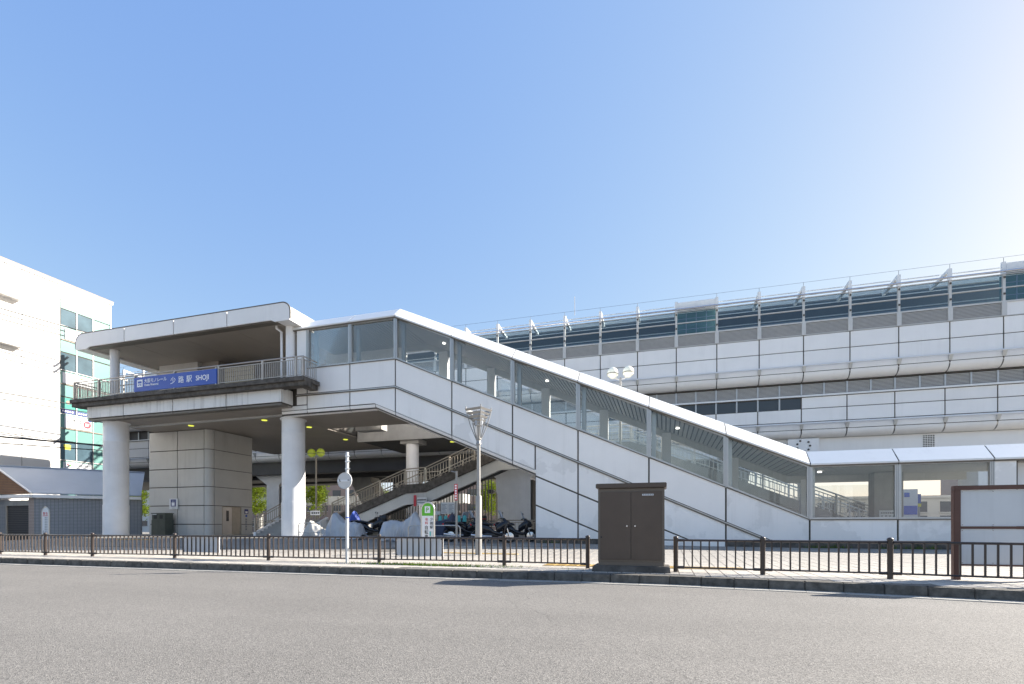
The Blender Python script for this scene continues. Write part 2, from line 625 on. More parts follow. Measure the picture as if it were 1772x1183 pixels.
def text(name, body, size, m, parent, loc, rot=(R(90), 0, 0), align='LEFT', bold=0.0, sx=1.0, depth=0.002):
    c = bpy.data.curves.new(name, 'FONT')
    c.body = body
    c.size = size
    c.align_x = align
    c.align_y = 'BOTTOM_BASELINE'
    c.extrude = depth
    c.offset = bold
    c.resolution_u = 3
    t = bpy.data.objects.new('tmp_text', c)
    COL.objects.link(t)
    dg = bpy.context.evaluated_depsgraph_get()
    me = bpy.data.meshes.new_from_object(t.evaluated_get(dg))
    bpy.data.objects.remove(t)
    bpy.data.curves.remove(c)
    me.name = name
    me.materials.clear()
    me.materials.append(m)
    return inst(name, me, loc, parent, rot, (sx, 1, 1))


def uvbox(o, s=1.0):
    """UVs in metres: u along the horizontal run of each face, v up."""
    me = o.data
    uv = me.uv_layers.new(name='UVMap')
    for p in me.polygons:
        nrm = p.normal
        if abs(nrm.z) > 0.8:
            ax = (Vector((1, 0, 0)), Vector((0, 1, 0)))
        else:
            h = Vector((-nrm.y, nrm.x, 0)).normalized()
            ax = (h, Vector((0, 0, 1)))
        for li in p.loop_indices:
            co = me.vertices[me.loops[li].vertex_index].co
            uv.data[li].uv = (co.dot(ax[0]) * s, co.dot(ax[1]) * s)
    return o


def lerp(a, b, t):
    return a + (b - a) * t


def interp(x, tab):
    if x <= tab[0][0]:
        return tab[0][1]
    for (x0, y0), (x1, y1) in zip(tab, tab[1:]):
        if x <= x1:
            return lerp(y0, y1, (x - x0) / (x1 - x0))
    return tab[-1][1]


# ------------------------------------------------------------------ ground
KL = [(-60, 10.66), (-20, 10.66), (-7.5, 10.68), (-1.2, 10.78), (0.4, 10.72), (2.2, 10.52), (3.8, 10.26), (5.4, 9.93), (7.5, 9.35), (10, 8.45), (14, 6.6), (40, -8)]
ZB = [(-60, 0.10), (-47, 0.12), (-41, 0.19), (-37, 0.45), (-34, 0.56), (-20, 0.58), (-4, 0.36), (6, 0.28), (40, 0.28)]


def kerb_y(x):
    return interp(x, KL)


def gz(x, y):
    """height of pavement and plaza"""
    t = min(1.0, max(0.0, (y - 13.0) / 11.0))
    return lerp(0.17, interp(x, ZB), t * t * (3 - 2 * t))


def sheet(name, xs, ys, zf, m):
    nx, ny = len(xs), len(ys)
    vs = []
    for i in range(ny):
        for j in range(nx):
            x = xs[j]
            y = ys[i] if not callable(ys[i]) else ys[i](x)
            vs.append((x, y, zf(x, y)))
    fs = [(i * nx + j, i * nx + j + 1, (i + 1) * nx + j + 1, (i + 1) * nx + j) for i in range(ny - 1) for j in range(nx - 1)]
    mb = MB().add(vs, fs)
    return mb.build(name, m)


structure(sheet('ground', [-1500, -100, 100, 1500], [-1500, -60, 120, 2500], lambda x, y: -0.35, SOIL))
structure(sheet('road', [-120, 90], [-60, 14], lambda x, y: 0.0, ASPH))
XS = [-90, -60, -50, -46, -42, -38, -34, -30, -25, -20, -15, -11, -8, -6, -4, -2, 0, 1, 2, 3, 4, 5, 6, 7, 8, 9, 10, 12, 14, 18, 24, 40, 80]
structure(sheet('plaza', XS, [lambda x: kerb_y(x) + 0.16, lambda x: max(kerb_y(x) + 0.5, 12.0), lambda x: max(kerb_y(x) + 1, 13.0), 14.5, 16, 17.5, 19, 20.5, 22, 24, 30, 45, 70, 118], gz, PLAZA))

# kerb: each stone a piece
kerb = structure(bpy.data.objects.new('kerb', None))
reg(kerb, None, Vector((0, 0, 0)))
gut = structure(bpy.data.objects.new('gutter', None))
reg(gut, None, Vector((0, 0, 0)))
stone = MB().hexa([(-0.297, 0, -0.1), (0.297, 0, -0.1), (0.297, 0.155, -0.1), (-0.297, 0.155, -0.1), (-0.297, 0.03, 0.172), (0.297, 0.03, 0.172), (0.297, 0.155, 0.172), (-0.297, 0.155, 0.172)]).mesh('kerb_stone', KERB, bevel=0.012)
slab = MB().box(-0.295, 0.295, -0.30, -0.004, -0.1, 0.012).mesh('gutter_slab', GUTTER)
x = -23.0
while x < 11.5:
    y = kerb_y(x)
    dy = (kerb_y(x + 0.3) - kerb_y(x - 0.3)) / 0.6
    a = math.atan(dy)
    inst('kerb_stone', stone, (x, y, random.uniform(-0.004, 0.004)), kerb, (0, 0, a + random.uniform(-.004, .004)))
    inst('gutter_slab', slab, (x, y, random.uniform(-0.002, 0.002)), gut, (0, 0, a))
    x += 0.6 * math.cos(a)

# pavers on the near side of the plaza
pav = structure(bpy.data.objects.new('pavement', None))
reg(pav, None, Vector((0, 0, 0)))
structure(sheet('paving_bed', [-27.0, -24, -21, -18, -15, -12] + [-9.5 + 0.5 * i for i in range(42)], [lambda x: kerb_y(x) + 0.165] + [lambda x, i=i: min(max(kerb_y(x) + 0.2 + 0.1 * i, 11.0 + 0.5 * i), 16.4 + .01 * i if x < -9.6 else 99) for i in range(20)], lambda x, y: gz(x, y) + 0.004, PAVEJ))
pm = MB().hexa([(0.006, 0.006, -0.03), (0.294, 0.006, -0.03), (0.294, 0.294, -0.03), (0.006, 0.294, -0.03), (0.010, 0.010, 0.0), (0.290, 0.010, 0.0), (0.290, 0.290, 0.0), (0.010, 0.290, 0.0)]).mesh('paver', PAVE)
rest = MB()
cells = []
for i in range(124):
    for j in range(34):
        px, py = -27.0 + 0.3 * i, 10.0 + 0.3 * j
        if py < kerb_y(px + 0.15) + 0.2 or py > (20.0 if px > -9.65 else 16.0):
            continue
        cells.append((px, py, -(0.29 * (px) - 0.957 * py)))
cells.sort(key=lambda c: (c[1] - 0.32 * max(c[0], -2)))
for k, (px, py, d) in enumerate(cells):
    z = gz(px + 0.15, py + 0.15) + 0.011 + random.uniform(-0.0015, 0.0015)
    if k < 300:
        inst('paver', pm, (px, py, z), pav)
    else:
        rest.hexa([(px + .006, py + .006, z - .03), (px + .294, py + .006, z - .03), (px + .294, py + .294, z - .03), (px + .006, py + .294, z - .03), (px + .01, py + .01, z), (px + .29, py + .01, z), (px + .29, py + .29, z), (px + .01, py + .29, z)])
stuff(rest.build('paver_field', PAVE, pav))

# tactile paving tiles with raised bars
tac = structure(bpy.data.objects.new('tactile_paving', None))
reg(tac, None, Vector((0, 0, 0)))
tm = MB().box(0.004, 0.296, 0.004, 0.296, -0.02, 0.010)
for q in range(4):
    tm.box(0.02, 0.28, 0.03 + q * 0.07, 0.06 + q * 0.07, 0.008, 0.016)
tm = tm.mesh('tactile_tile', TACT)
for (x0, n, y0, rows) in ((-3.0, 16, 12.62, 2), (-8.7, 13, 16.35, 1), (-30.0, 16, 25.3, 1), (-28.6, 8, 20.0, 1)):
    for i in range(n):
        for r_ in range(rows):
            xx, yy = x0 + 0.3 * i, y0 + 0.3 * r_
            inst('tactile_tile', tm, (xx, yy, gz(xx + .15, yy + .15) + 0.016), tac)

# ------------------------------------------------------------------ enclosed stair corridor (front wall plane Y = 23.7)
YA = 23.7
YBK = 27.6
SX = [-19.21, -16.43, -13.64, -10.40, -7.16, -3.92, -0.68, 2.56, 5.80, 8.92, 12.0]
SL = 0.4395


def eave(x):
    return 12.30 if x < -13.64 else (12.30 - SL * (x + 13.64) if x < 5.80 else 12.30 - SL * 19.44)


def sill(x):
    return eave(x) - 2.27 + (0.03 if x < -13 else 0.0)


def belt(x):
    return 8.58 if x < -13.64 else max(8.58 - 0.4466 * (x + 13.64), 0.57)


def bot(x):
    return 7.45 if x < -14.82 else 6.95 - 0.4345 * (x + 13.64)


BASE = 0.57
G = 0.036
sc = thing('enclosed_stairway', 'long white panelled stairway with glazed windows sloping down to the right', 'stairway', (-6, YA, 0.4))

# backing wall (dark, shows in the joints)
bk = MB()
xs = [-20.95, -19.21, -16.43, -14.82, -13.64, -10.4, -7.16, -6.01]
for a, b in zip(xs, xs[1:]):
    bk.xz([(a, bot(a) + 0.05), (b, bot(b) + 0.05), (b, sill(b) - 0.05), (a, (sill(a) - 0.05) if a > -20 else 8.6)], YA + 0.05, YA + 0.25)
xs = [-6.01, -3.92, -0.68, 2.56, 5.80, 8.92, 12.0, 20]
for a, b in zip(xs, xs[1:]):
    bk.xz([(a, BASE), (b, BASE), (b, sill(b) - 0.05), (a, sill(a) - 0.05)], YA + 0.05, YA + 0.25)
bk.build('backing_wall', JOINT, sc)


def panel(pts, m=WHITE, name='panel', parent=sc, y=YA, t=0.055):
    MB().xz(pts, y, y + t).build(name, m, parent, bevel=0.006)


def inset(pts, g=G):
    """shrink a convex polygon (CCW) by g"""
    n = len(pts)
    out = []
    for i in range(n):
        p0, p1, p2 = Vector((*pts[i - 1], 0)), Vector((*pts[i], 0)), Vector((*pts[(i + 1) % n], 0))
        d1 = (p1 - p0).normalized()
        d2 = (p2 - p1).normalized()
        n1 = Vector((-d1.y, d1.x, 0))
        n2 = Vector((-d2.y, d2.x, 0))
        k = 1 + n1.dot(n2)
        out.append(tuple((p1 + (n1 + n2) * (g / max(k, 0.2)))[:2]))
    return out


def clip(pts, zmin=None, xmin=None, xmax=None):
    def cut(ps, f):
        o = []
        for i in range(len(ps)):
            a, b = ps[i - 1], ps[i]
            fa, fb = f(a), f(b)
            if fa * fb < 0:
                t = fa / (fa - fb)
                o.append((lerp(a[0], b[0], t), lerp(a[1], b[1], t)))
            if fb >= 0:
                o.append(b)
        return o
    if zmin is not None:
        pts = cut(pts, lambda p: p[1] - zmin)
    if xmin is not None:
        pts = cut(pts, lambda p: p[0] - xmin)
    if xmax is not None:
        pts = cut(pts, lambda p: xmax - p[0])
    # remove duplicates
    o = []
    for p in pts:
        if not o or (abs(p[0] - o[-1][0]) + abs(p[1] - o[-1][1])) > 1e-4:
            o.append(p)
    if len(o) > 1 and (abs(o[0][0] - o[-1][0]) + abs(o[0][1] - o[-1][1])) < 1e-4:
        o.pop()
    return o


def area(p):
    return 0.5 * sum(p[i - 1][0] * p[i][1] - p[i][0] * p[i - 1][1] for i in range(len(p)))


bl = lambda x: 8.58 - 0.4466 * (x + 13.64)
bo = lambda x: 6.95 - 0.4345 * (x + 13.64)
b3 = lambda x: 2.23 - 0.43 * (x + 6.01)
# upper row between sill and belt
for a, b in zip(SX, SX[1:]):
    if b <= -13.6:
        pts = [(a, belt(a)), (b, belt(b)), (b, sill(b)), (a, sill(a))]
    elif b <= 5.9:
        pts = clip([(a, bl(a)), (b, bl(b)), (b, sill(b)), (a, sill(a))], zmin=BASE)
    else:
        pts = [(a, BASE), (b, BASE), (b, sill(b)), (a, sill(a))]
    panel(inset(pts), WHITE if a < 2 else WHITE2)
panel(inset([(-19.93, 8.62), (-19.21, 8.60), (-19.21, 12.30), (-19.93, 12.30)]))
panel(inset([(-19.93, 8.0), (-19.21, 8.0), (-19.21, 8.60), (-19.93, 8.60)]))
panel(inset([(-20.95, 7.75), (-19.21, 7.75), (-19.21, 8.0), (-20.95, 8.0)], 0.02))
# lower row between belt and rounded bottom
low = [-20.95, -19.21, -16.43, -13.64, -10.40, -7.16, -6.01]
for a, b in zip(low[1:], low[2:]):
    if b <= -16.4:
        pts = [(a, 7.75), (b, 7.75), (b, 8.54), (a, 8.54)]
    elif b <= -13.6:
        pts = [(a, 7.75), (-14.9, 7.75), (b, bo(b) + .28), (b, 8.54), (a, 8.54)]
    else:
        pts = [(a, bo(a) + .28), (b, bo(b) + .28), (b, bl(b) - .05), (a, bl(a) - .05)]
    panel(inset(pts), WHITE if a < -12 else WHITE2)
low2 = [-6.01, -3.92, -0.68, 2.56, 5.8]
for a, b in zip(low2, low2[1:]):
    for top, btm in ((lambda x: bl(x) - .05, bo), (bo, b3), (b3, lambda x: -3.0)):
        if btm(a) <= -2.9:
            pts = clip([(a, BASE - .001), (b, BASE - .001), (b, max(top(b), BASE)), (a, max(top(a), BASE))], zmin=BASE)
            if top(b) < BASE:
                xx = a + (top(a) - BASE) / 0.43
                pts = [(a, BASE), (xx, BASE), (a, top(a))]
        else:
            pts = clip([(a, btm(a)), (b, btm(b)), (b, top(b)), (a, top(a))], zmin=BASE)
        if len(pts) >= 3 and area(pts) > 0.12:
            panel(inset(pts), WHITE2)
panel(inset([(-7.16, bo(-7.16) + .28), (-6.01, bo(-6.01) + .28), (-6.01, bl(-6.01) - .05), (-7.16, bl(-7.16) - .05)]), WHITE2) if False else None

# belt moulding: two thin ribs that follow the stair
def rib(zf, xs, h, y0, y1, name, m, parent=sc):
    mb = MB()
    for a, b in zip(xs, xs[1:]):
        mb.xz([(a, zf(a)), (b, zf(b)), (b, zf(b) + h), (a, zf(a) + h)], y0, y1)
    return mb.build(name, m, parent)


BX = [-19.93, -16.43, -13.64, -10.4, -7.16, -3.92, -0.68, 2.56, 4.3]
rib(lambda x: belt(x) - 0.022, BX, 0.045, YA - 0.03, YA + 0.02, 'belt_moulding', ALU)
rib(lambda x: belt(x) + 0.028, BX, 0.03, YA - 0.012, YA + 0.02, 'belt_moulding', JOINT)
rib(lambda x: belt(x) - 0.085, BX, 0.055, YA - 0.045, YA + 0.02, 'belt_moulding', BELT)

# rounded bottom edge, one length for each bay
def roundedge(xs, zf, r, y, name, m, parent, n=6, thick=0.03):
    for a, b in zip(xs, xs[1:]):
        g0, g1 = a + 0.02, b - 0.02
        mb = MB()
        prof = []
        for k in range(n + 1):
            t = R(90) * k / n
            prof.append((y + r - r * math.cos(t), -r * math.sin(t)))
        prof += [(p[0] + (thick if i < n else 0), p[1] + thick) for i, p in reversed(list(enumerate(prof)))]
        m_ = len(prof)
        vs = [(g0, p[0], zf(g0) + r + p[1]) for p in prof] + [(g1, p[0], zf(g1) + r + p[1]) for p in prof]
        fs = [tuple(range(m_)), tuple(range(2 * m_ - 1, m_ - 1, -1))]
        mb.add(vs, fs)
        mb.add(vs, [(i, i + m_, (i + 1) % m_ + m_, (i + 1) % m_) for i in range(m_)], True)
        mb.build(name, m, parent)


roundedge([-20.95, -19.21, -16.43, -14.84], lambda x: 7.45, 0.28, YA, 'rounded_edge', WHITE, sc)
roundedge([-14.84, -13.64, -10.4, -7.16, -5.95], bo, 0.28, YA, 'rounded_edge', WHITE, sc)
rib(lambda x: (7.45 if x < -14.84 else bo(x)) + 0.265, [-20.95, -14.84, -10.4, -6.03], 0.02, YA - 0.004, YA + 0.03, 'edge_joint', JOINT)
# soffit under the raised part, made of slats running front to back
sf = MB()
x = -20.9
while x < -6.1:
    z = 7.45 if x < -14.84 else bo(x)
    z2 = 7.45 if x + .14 < -14.84 else bo(x + .14)
    sf.hexa([(x, YA + .27, z), (x + .14, YA + .27, z2), (x + .14, YBK, z2), (x, YBK, z), (x, YA + .27, z + .05), (x + .14, YA + .27, z2 + .05), (x + .14, YBK, z2 + .05), (x, YBK, z + .05)])
    x += 0.165
stuff(sf.build('soffit_slats', SOFFIT, sc))
MB().xz([(-20.9, 7.52), (-14.84, 7.52), (-6.01, bo(-6.01) + .07), (-6.01, bo(-6.01) + 0.5), (-14.6, 7.95), (-20.9, 7.95)], YA + .3, YBK - .01).build('stair_slab', DARK, sc)
# end wall of the low part (faces left) and back wall below the back windows
MB().yz([(YA + .06, 0.3), (YBK, 0.3), (YBK, 4.0), (YA + .06, 4.0)], -6.0, -5.8).build('end_wall', COLPAINT, sc)
# floor of the corridor
fl = MB()
fl.xz([(-20.9, 9.0), (-14.2, 9.0), (5.4, 0.35), (20, 0.35), (20, 0.42), (5.6, 0.42), (-14.0, 9.15), (-20.9, 9.15)], YA + .26, YBK - .02)
fl.build('stair_floor', CONC, sc)
# stone base course
x = -6.0
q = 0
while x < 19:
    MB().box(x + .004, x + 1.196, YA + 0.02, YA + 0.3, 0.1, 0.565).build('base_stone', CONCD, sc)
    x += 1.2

# window sills, mullions and panes of the front
WX = SX[:]
for i, (a, b) in enumerate(zip(WX, WX[1:])):
    w = thing_part = MB().xz([(a + .06, sill(a) + .06), (b - .06, sill(b) + .06), (b - .06, eave(b) - .1), (a + .06, eave(a) - .1)], YA + .10, YA + .112).build('window_pane', GLS, sc)
    f = MB()
    for (za, zb, h) in ((sill(a), sill(b), .07), (eave(a) - .11, eave(b) - .11, .07)):
        f.xz([(a + .05, za), (b - .05, zb), (b - .05, zb + h), (a + .05, za + h)], YA - .01, YA + .13)
    f.xz([(a + .05, sill(a) + .07), (a + .10, sill(a + .1) + .07), (a + .10, eave(a + .1) - .11), (a + .05, eave(a) - .11)], YA - .005, YA + .13)
    f.xz([(b - .10, sill(b - .1) + .07), (b - .05, sill(b) + .07), (b - .05, eave(b) - .11), (b - .10, eave(b - .1) - .11)], YA - .005, YA + .13)
    f.build('window_frame', ALU, w)
    rib(lambda x: sill(x) - .045, [a + .02, b - .02], .04, YA - .04, YA + .08, 'window_sill', BELT)
for x in WX:
    MB().box(x - .045, x - .006, YA - .02, YA + .2, sill(x) - .02, eave(x) - .03).box(x + .006, x + .045, YA - .02, YA + .2, sill(x) - .02, eave(x) - .03).build('mullion', ALU, sc)
    MB().box(x + 0.12, x + .30, YA + .45, YA + .65, sill(x) - 1.2 if x < 5 else .4, eave(x + .34)).build('inner_post', ALU, sc) if x < 12 else None
# sloping roof edge panels
RX = [-20.3, -16.43, -13.64, -10.40, -7.16, -3.92, -0.68, 2.56, 5.80, 8.92, 12.0, 15.1, 18.2]
for a, b in zip(RX, RX[1:]):
    ga, gb = a + .015, b - .015
    ea, eb = eave(ga), eave(gb)
    p = MB()
    p.hexa([(ga, YA - .10, ea - .03), (gb, YA - .10, eb - .03), (gb, YA + .1, eb - .03), (ga, YA + .1, ea - .03), (ga, YA - .10, ea + .03), (gb, YA - .10, eb + .03), (gb, YA + .1, eb + .03), (ga, YA + .1, ea + .03)])
    p.hexa([(ga, YA - .099, ea + .031), (gb, YA - .099, eb + .031), (gb, YA + .10, eb + .031), (ga, YA + .10, ea + .031), (ga, YA + .55, ea + .62), (gb, YA + .55, eb + .62), (gb, YA + .62, eb + .62), (ga, YA + .62, ea + .62)])
    p.build('roof_edge_panel', ROOFW, sc, bevel=0.01)
    MB().hexa([(ga, YA + .55, ea + .55), (gb, YA + .55, eb + .55), (gb, YBK + .3, eb + .55), (ga, YBK + .3, ea + .55), (ga, YA + .625, ea + .618), (gb, YA + .625, eb + .618), (gb, YBK + .3, eb + .618), (ga, YBK + .3, ea + .618)]).build('roof_panel', ROOFW, sc)
    MB().xz([(ga - .03, ea - .09), (gb + .03, eb - .09), (gb + .03, eb - .035), (ga - .03, ea - .035)], YA - .05, YA + .15).build('eave_trim', BELT, sc)
for x in RX[1:-1]:
    MB().hexa([(x - .022, YA - .088, eave(x) + .03), (x + .022, YA - .088, eave(x) + .03), (x + .02, YA + .15, eave(x) + .03), (x - .02, YA + .15, eave(x) + .03), (x - .022, YA + .545, eave(x) + .60), (x + .022, YA + .545, eave(x) + .60), (x + .02, YA + .65, eave(x) + .58), (x - .02, YA + .65, eave(x) + .58)]).build('roof_joint', JOINT, sc)
# ceiling slats
cs = MB()
x = -20.3
while x < 18:
    e0, e1 = eave(x) - .12, eave(x + .135) - .12
    cs.hexa([(x, YA + .2, e0), (x + .135, YA + .2, e1), (x + .135, YBK, e1), (x, YBK, e0), (x, YA + .2, e0 + .04), (x + .135, YA + .2, e1 + .04), (x + .135, YBK, e1 + .04), (x, YBK, e0 + .04)])
    x += .20
stuff(cs.build('ceiling_slats', SLAT, sc))
cd = MB()
for a, b in zip(RX, RX[1:]):
    cd.xz([(a, eave(a) - .05), (b, eave(b) - .05), (b, eave(b) - .01), (a, eave(a) - .01)], YA + .2, YBK + .25)
cd.build('ceiling_backing', DARK, sc)
for x in (-11.6, -5.8, 0.6, 6.6):
    inst('downlight', MB().lathe([(0.085, 0), (0.085, 0.05), (0.07, 0.05)], n=14).mesh('downlight', DOWNW), (x, 25.4, eave(x) - .18), sc)
# back wall: posts, low wall, header, panes
PX = [-13.0, -10.9, -9.2, -7.7, -5.9, -4.4, -2.6, -1.2, 0.8, 2.1, 4.4, 5.7, 8.0]
MB().xz([(-13.6, belt(-13.6) - .6), (4.6, .35), (13, .35), (13, 0.9), (5.0, 0.9), (4.7, sill(5.0) - .3), (-13.6, sill(-13.6) - .35)], YBK, YBK + .18).build('back_low_wall', COLPAINT, sc)
MB().xz([(-20.9, 7.5), (-15.4, 7.5), (-15.4, 12.245), (-20.9, 12.245)], YBK, YBK + .18).build('back_wall', COLPAINT, sc)
MB().xz([(-15.4, 7.5), (-13.6, 7.2), (-13.6, 9.9), (-15.4, 9.9)], YBK, YBK + .18).build('back_low_wall', COLPAINT, sc)
MB().xz([(-15.4, 9.9), (-12.9, 9.6), (-12.9, 11.5), (-15.4, 11.7)], YBK + .05, YBK + .06).build('back_pane', GLS, sc)
MB().box(-12.9, -12.35, YBK - .1, YBK + .2, 8.5, 11.6).build('back_post', COLPAINT, sc)
rib(lambda x: eave(x) - .45, [-15.4, -13.6, -10.4, -7.16, -3.92, -0.68, 2.56, 5.8, 9, 13], .40, YBK, YBK + .18, 'back_header', STEELB)
for x in (-10.4, -7.16, -3.92, -.68, 2.56, 5.8, 8.9):
    MB().box(x + .55, x + 1.0, YBK - .1, YBK + .2, sill(x + 1) - .8 if x < 5 else .4, eave(x + .55) - .3).build('back_post', COLPAINT, sc)
for x in (-10.4, -7.16, -3.92, -.68, 2.56, 5.8):
    MB().xz([(x + 1.0, sill(x + 1.0) - .3), (x + 3.75, sill(x + 3.75) - .3), (x + 3.75, eave(x + 3.75) - .6), (x + 1.0, eave(x + 1.0) - .6)], YBK + .05, YBK + .06).build('back_pane', GLS, sc)
# ground-floor end beyond the last window: wall panel, door opening
panel(inset([(12.0, BASE), (12.75, BASE), (12.75, 3.72), (12.0, 3.72)]), WHITE2)
MB().box(12.0, 12.78, YA + .06, YA + .3, .2, 3.74).build('end_pier', JOINT, sc)
MB().box(12.9, 13.3, YA + .5, YA + .8, .2, 3.7).build('inner_post', COLPAINT, sc)
MB().box(13.3, 19.5, YA + 1.5, YA + 1.6, .2, 3.7).build('inner_wall', CONC, sc)
ib = MB().box(9.0, 10.1, 26.3, 27.0, .35, 3.6).build('service_pillar', CONC, sc)
tb = MB().box(9.18, 9.88, 26.27, 26.297, 1.55, 1.9).build('notice_plate', PLASTW, ib)
for k in range(7):
    MB().box(9.24 + .085 * k, 9.30 + .085 * k, 26.262, 26.269, 1.76, 1.80).build('notice_print', INK, tb)
for k in range(4):
    MB().box(9.25 + .15 * k, 9.32 + .15 * k, 26.262, 26.269, 1.63, 1.66).build('notice_print', INK, tb)
pp = MB().box(4.05, 4.65, 27.4, 27.47, 1.35, 1.85).build('poster', PLASTW, sc)
MB().box(4.02, 4.68, 27.44, 27.485, 1.32, 1.88).build('poster_frame', BRONZE, sc)

# ------------------------------------------------------------------ raised entrance deck
dk = thing('raised_deck', 'raised concrete entrance deck with stained white fascia on thick round columns', 'deck', (-28, 24, 0.55))
DX = [-35.1, -31.95, -27.95, -23.95, -20.1]
for a, b in zip(DX, DX[1:]):
    MB().xz(inset([(a, 8.0), (b, 8.0), (b, 8.82), (a, 8.82)], .03), 22.75, 22.81).build('fascia_panel', FASCIA, dk, bevel=.006)
    MB().xz([(a + .02, 7.86), (b - .02, 7.86), (b - .02, 7.97), (a + .02, 7.97)], 22.79, 23.25).build('fascia_trim', BELT, dk)
# side fascia, left and right
for xs, (y0, y1) in ((-35.1, (22.82, 30)), (-20.1, (22.82, 23.66))):
    s_ = 1 if xs < -30 else -1
    n = max(1, int((y1 - y0) / 3.5))
    for k in range(n):
        MB().box(xs, xs + s_ * .06, y0 + (y1 - y0) * k / n + .02, y0 + (y1 - y0) * (k + 1) / n - .02, 8.02, 8.80).build('fascia_panel', FASCIA, dk, bevel=.006)
MB().box(-35.03, -20.17, 22.82, 28.0, 8.0, 8.85).build('deck_core', JOINT, dk)
MB().box(-35.03, -22.2, 28.01, 38.5, 8.0, 8.85).build('deck_core', JOINT, dk)
# concrete lip in two steps, cast in lengths
LX = [-35.95, -32.0, -28.0, -24.0, -18.3]
for a, b in zip(LX, LX[1:]):
    MB().box(a + .006, b - .006, 22.30, 23.0, 8.95, 9.18).box(a + .006, b - .006, 22.42, 23.0, 8.72, 8.948).build('edge_slab', CONCD, dk, bevel=.01)
MB().box(-18.9, -18.3, 23.005, 23.62, 8.95, 9.18).box(-18.9, -18.42, 23.005, 23.62, 8.72, 8.948).build('edge_slab', CONCD, dk)
MB().box(-35.95, -35.3, 23.005, 38, 8.95, 9.18).box(-35.83, -35.3, 23.005, 38, 8.72, 8.948).build('edge_slab', CONCD, dk)
MB().box(-35.3, -19.0, 23.0, 28.0, 9.0, 9.16).build('deck_floor', CONC, dk)
MB().box(-35.3, -22.2, 28.01, 38.5, 9.0, 9.16).build('deck_floor', CONC, dk)
# boarded ceiling
cl = MB()
y = 23.3
while y < 38.5:
    cl.box(-35.0, -20.2 if y < 27.6 else -22.3, y, y + .36, 7.90, 7.96)
    y += .385
stuff(cl.build('ceiling_boards', SOFFIT, dk))
MB().box(-35.0, -20.15, 23.26, 28.0, 7.965, 7.99).build('ceiling_backing', DARK, dk)
MB().box(-35.0, -22.25, 28.01, 38.5, 7.965, 7.99).build('ceiling_backing', DARK, dk)
MB().box(-34.6, -20.4, 24.9, 25.15, 7.82, 7.90).build('ceiling_channel', STEELB, dk)
# rear part of the ceiling towards the station, to the right
cl = MB()
y = 33.2
while y < 39.5:
    cl.box(-22.1, -9.0, y, y + .36, 7.60, 7.66)
    y += .385
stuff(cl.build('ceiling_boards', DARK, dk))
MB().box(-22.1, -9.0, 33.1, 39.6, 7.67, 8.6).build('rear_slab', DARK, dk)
MB().box(-22.1, -9.0, 32.85, 33.08, 7.5, 8.75).build('rear_edge_beam', CONC, dk)
dl = MB().lathe([(0.17, 0), (0.17, 0.05), (0.13, 0.06)], n=18).mesh('downlight', DOWNL)
for (x, y, z) in ((-30.2, 25.9, 7.86), (-24.2, 25.9, 7.86), (-26.0, 31.0, 7.86), (-23.0, 28.6, 7.86), (-23.6, 33.5, 7.86), (-18.6, 34.5, 7.56), (-15.4, 35.2, 7.56), (-20.0, 37.5, 7.56), (-13.0, 36.8, 7.56)):
    inst('downlight', dl, (x, y, z), dk)
for (x, y, r, zt) in ((-34.07, 23.82, .68, 7.9), (-20.88, 24.6, .64, 7.45)):
    z0 = gz(x, y) - .1
    MB().lathe([(r + .02, z0), (r + .02, z0 + 2.1), (r, z0 + 2.1), (r, 6.6), (r + .004, 6.61), (r + .004, 6.64), (r, 6.65), (r, zt)], (x, y, 0), 40).build('round_column', COLPAINT, dk)
    MB().lathe([(r + .09, zt - .05), (r + .09, zt + .02)], (x, y, 0), 40).build('column_collar', COLPAINT, dk)
MB().lathe([(.47, .3), (.47, 7.6)], (-17.9, 33.6, 0), 32).build('round_column', COLPAINT, dk)
MB().box(-18.65, -17.15, 33.1, 34.4, 7.25, 7.59).build('column_capital', CONC, dk)
MB().box(-19.0, -17.1, 28.0, 28.7, 7.3, 8.3).build('box_girder', CONC, dk)

# ------------------------------------------------------------------ deck railing
rl = thing('deck_railing', 'stainless picket railing around the edge of the raised deck', 'railing', (-28, 22.5, 9.18))
YR = 22.46
MB().tube([(-35.75, YR + 1.6, 10.27), (-35.75, YR, 10.27), (-18.46, YR, 10.27), (-18.46, 23.6, 10.27)], .04, 8).build('handrail', DRAIL, rl)
MB().box(-35.77, -18.46, YR - .022, YR + .022, 10.10, 10.14).build('top_bar', DRAIL, rl)
MB().box(-35.77, -18.46, YR - .02, YR + .02, 9.27, 9.31).build('bottom_bar', DRAIL, rl)
for (xa, ye) in ((-18.48, 23.6), (-35.77, 27.0)):
    MB().box(xa, xa + .04, YR + .03, ye, 10.10, 10.14).build('top_bar', DRAIL, rl)
    MB().box(xa, xa + .04, YR + .03, ye, 9.27, 9.31).build('bottom_bar', DRAIL, rl)
pk = MB().box(-.016, .016, -.016, .016, 0, .79).mesh('picket', DRAIL)
x = -35.6
while x < -18.5:
    if not (-30.4 < x < -24.3):
        inst('picket', pk, (x, YR, 9.31), rl)
    x += .135
for k in range(7):
    inst('picket', pk, (-18.46, YR + .15 * (k + 1), 9.31), rl)
for k in range(18):
    inst('picket', pk, (-35.75, YR + .15 * (k + 1), 9.31), rl)
pst = MB().box(-.05, .05, -.05, .05, 0, 1.07).mesh('railing_post', DRAIL)
for x in (-35.75, -33.6, -30.55, -27.4, -24.15, -21.1, -18.9, -18.46):
    inst('railing_post', pst, (x, YR, 9.18), rl)

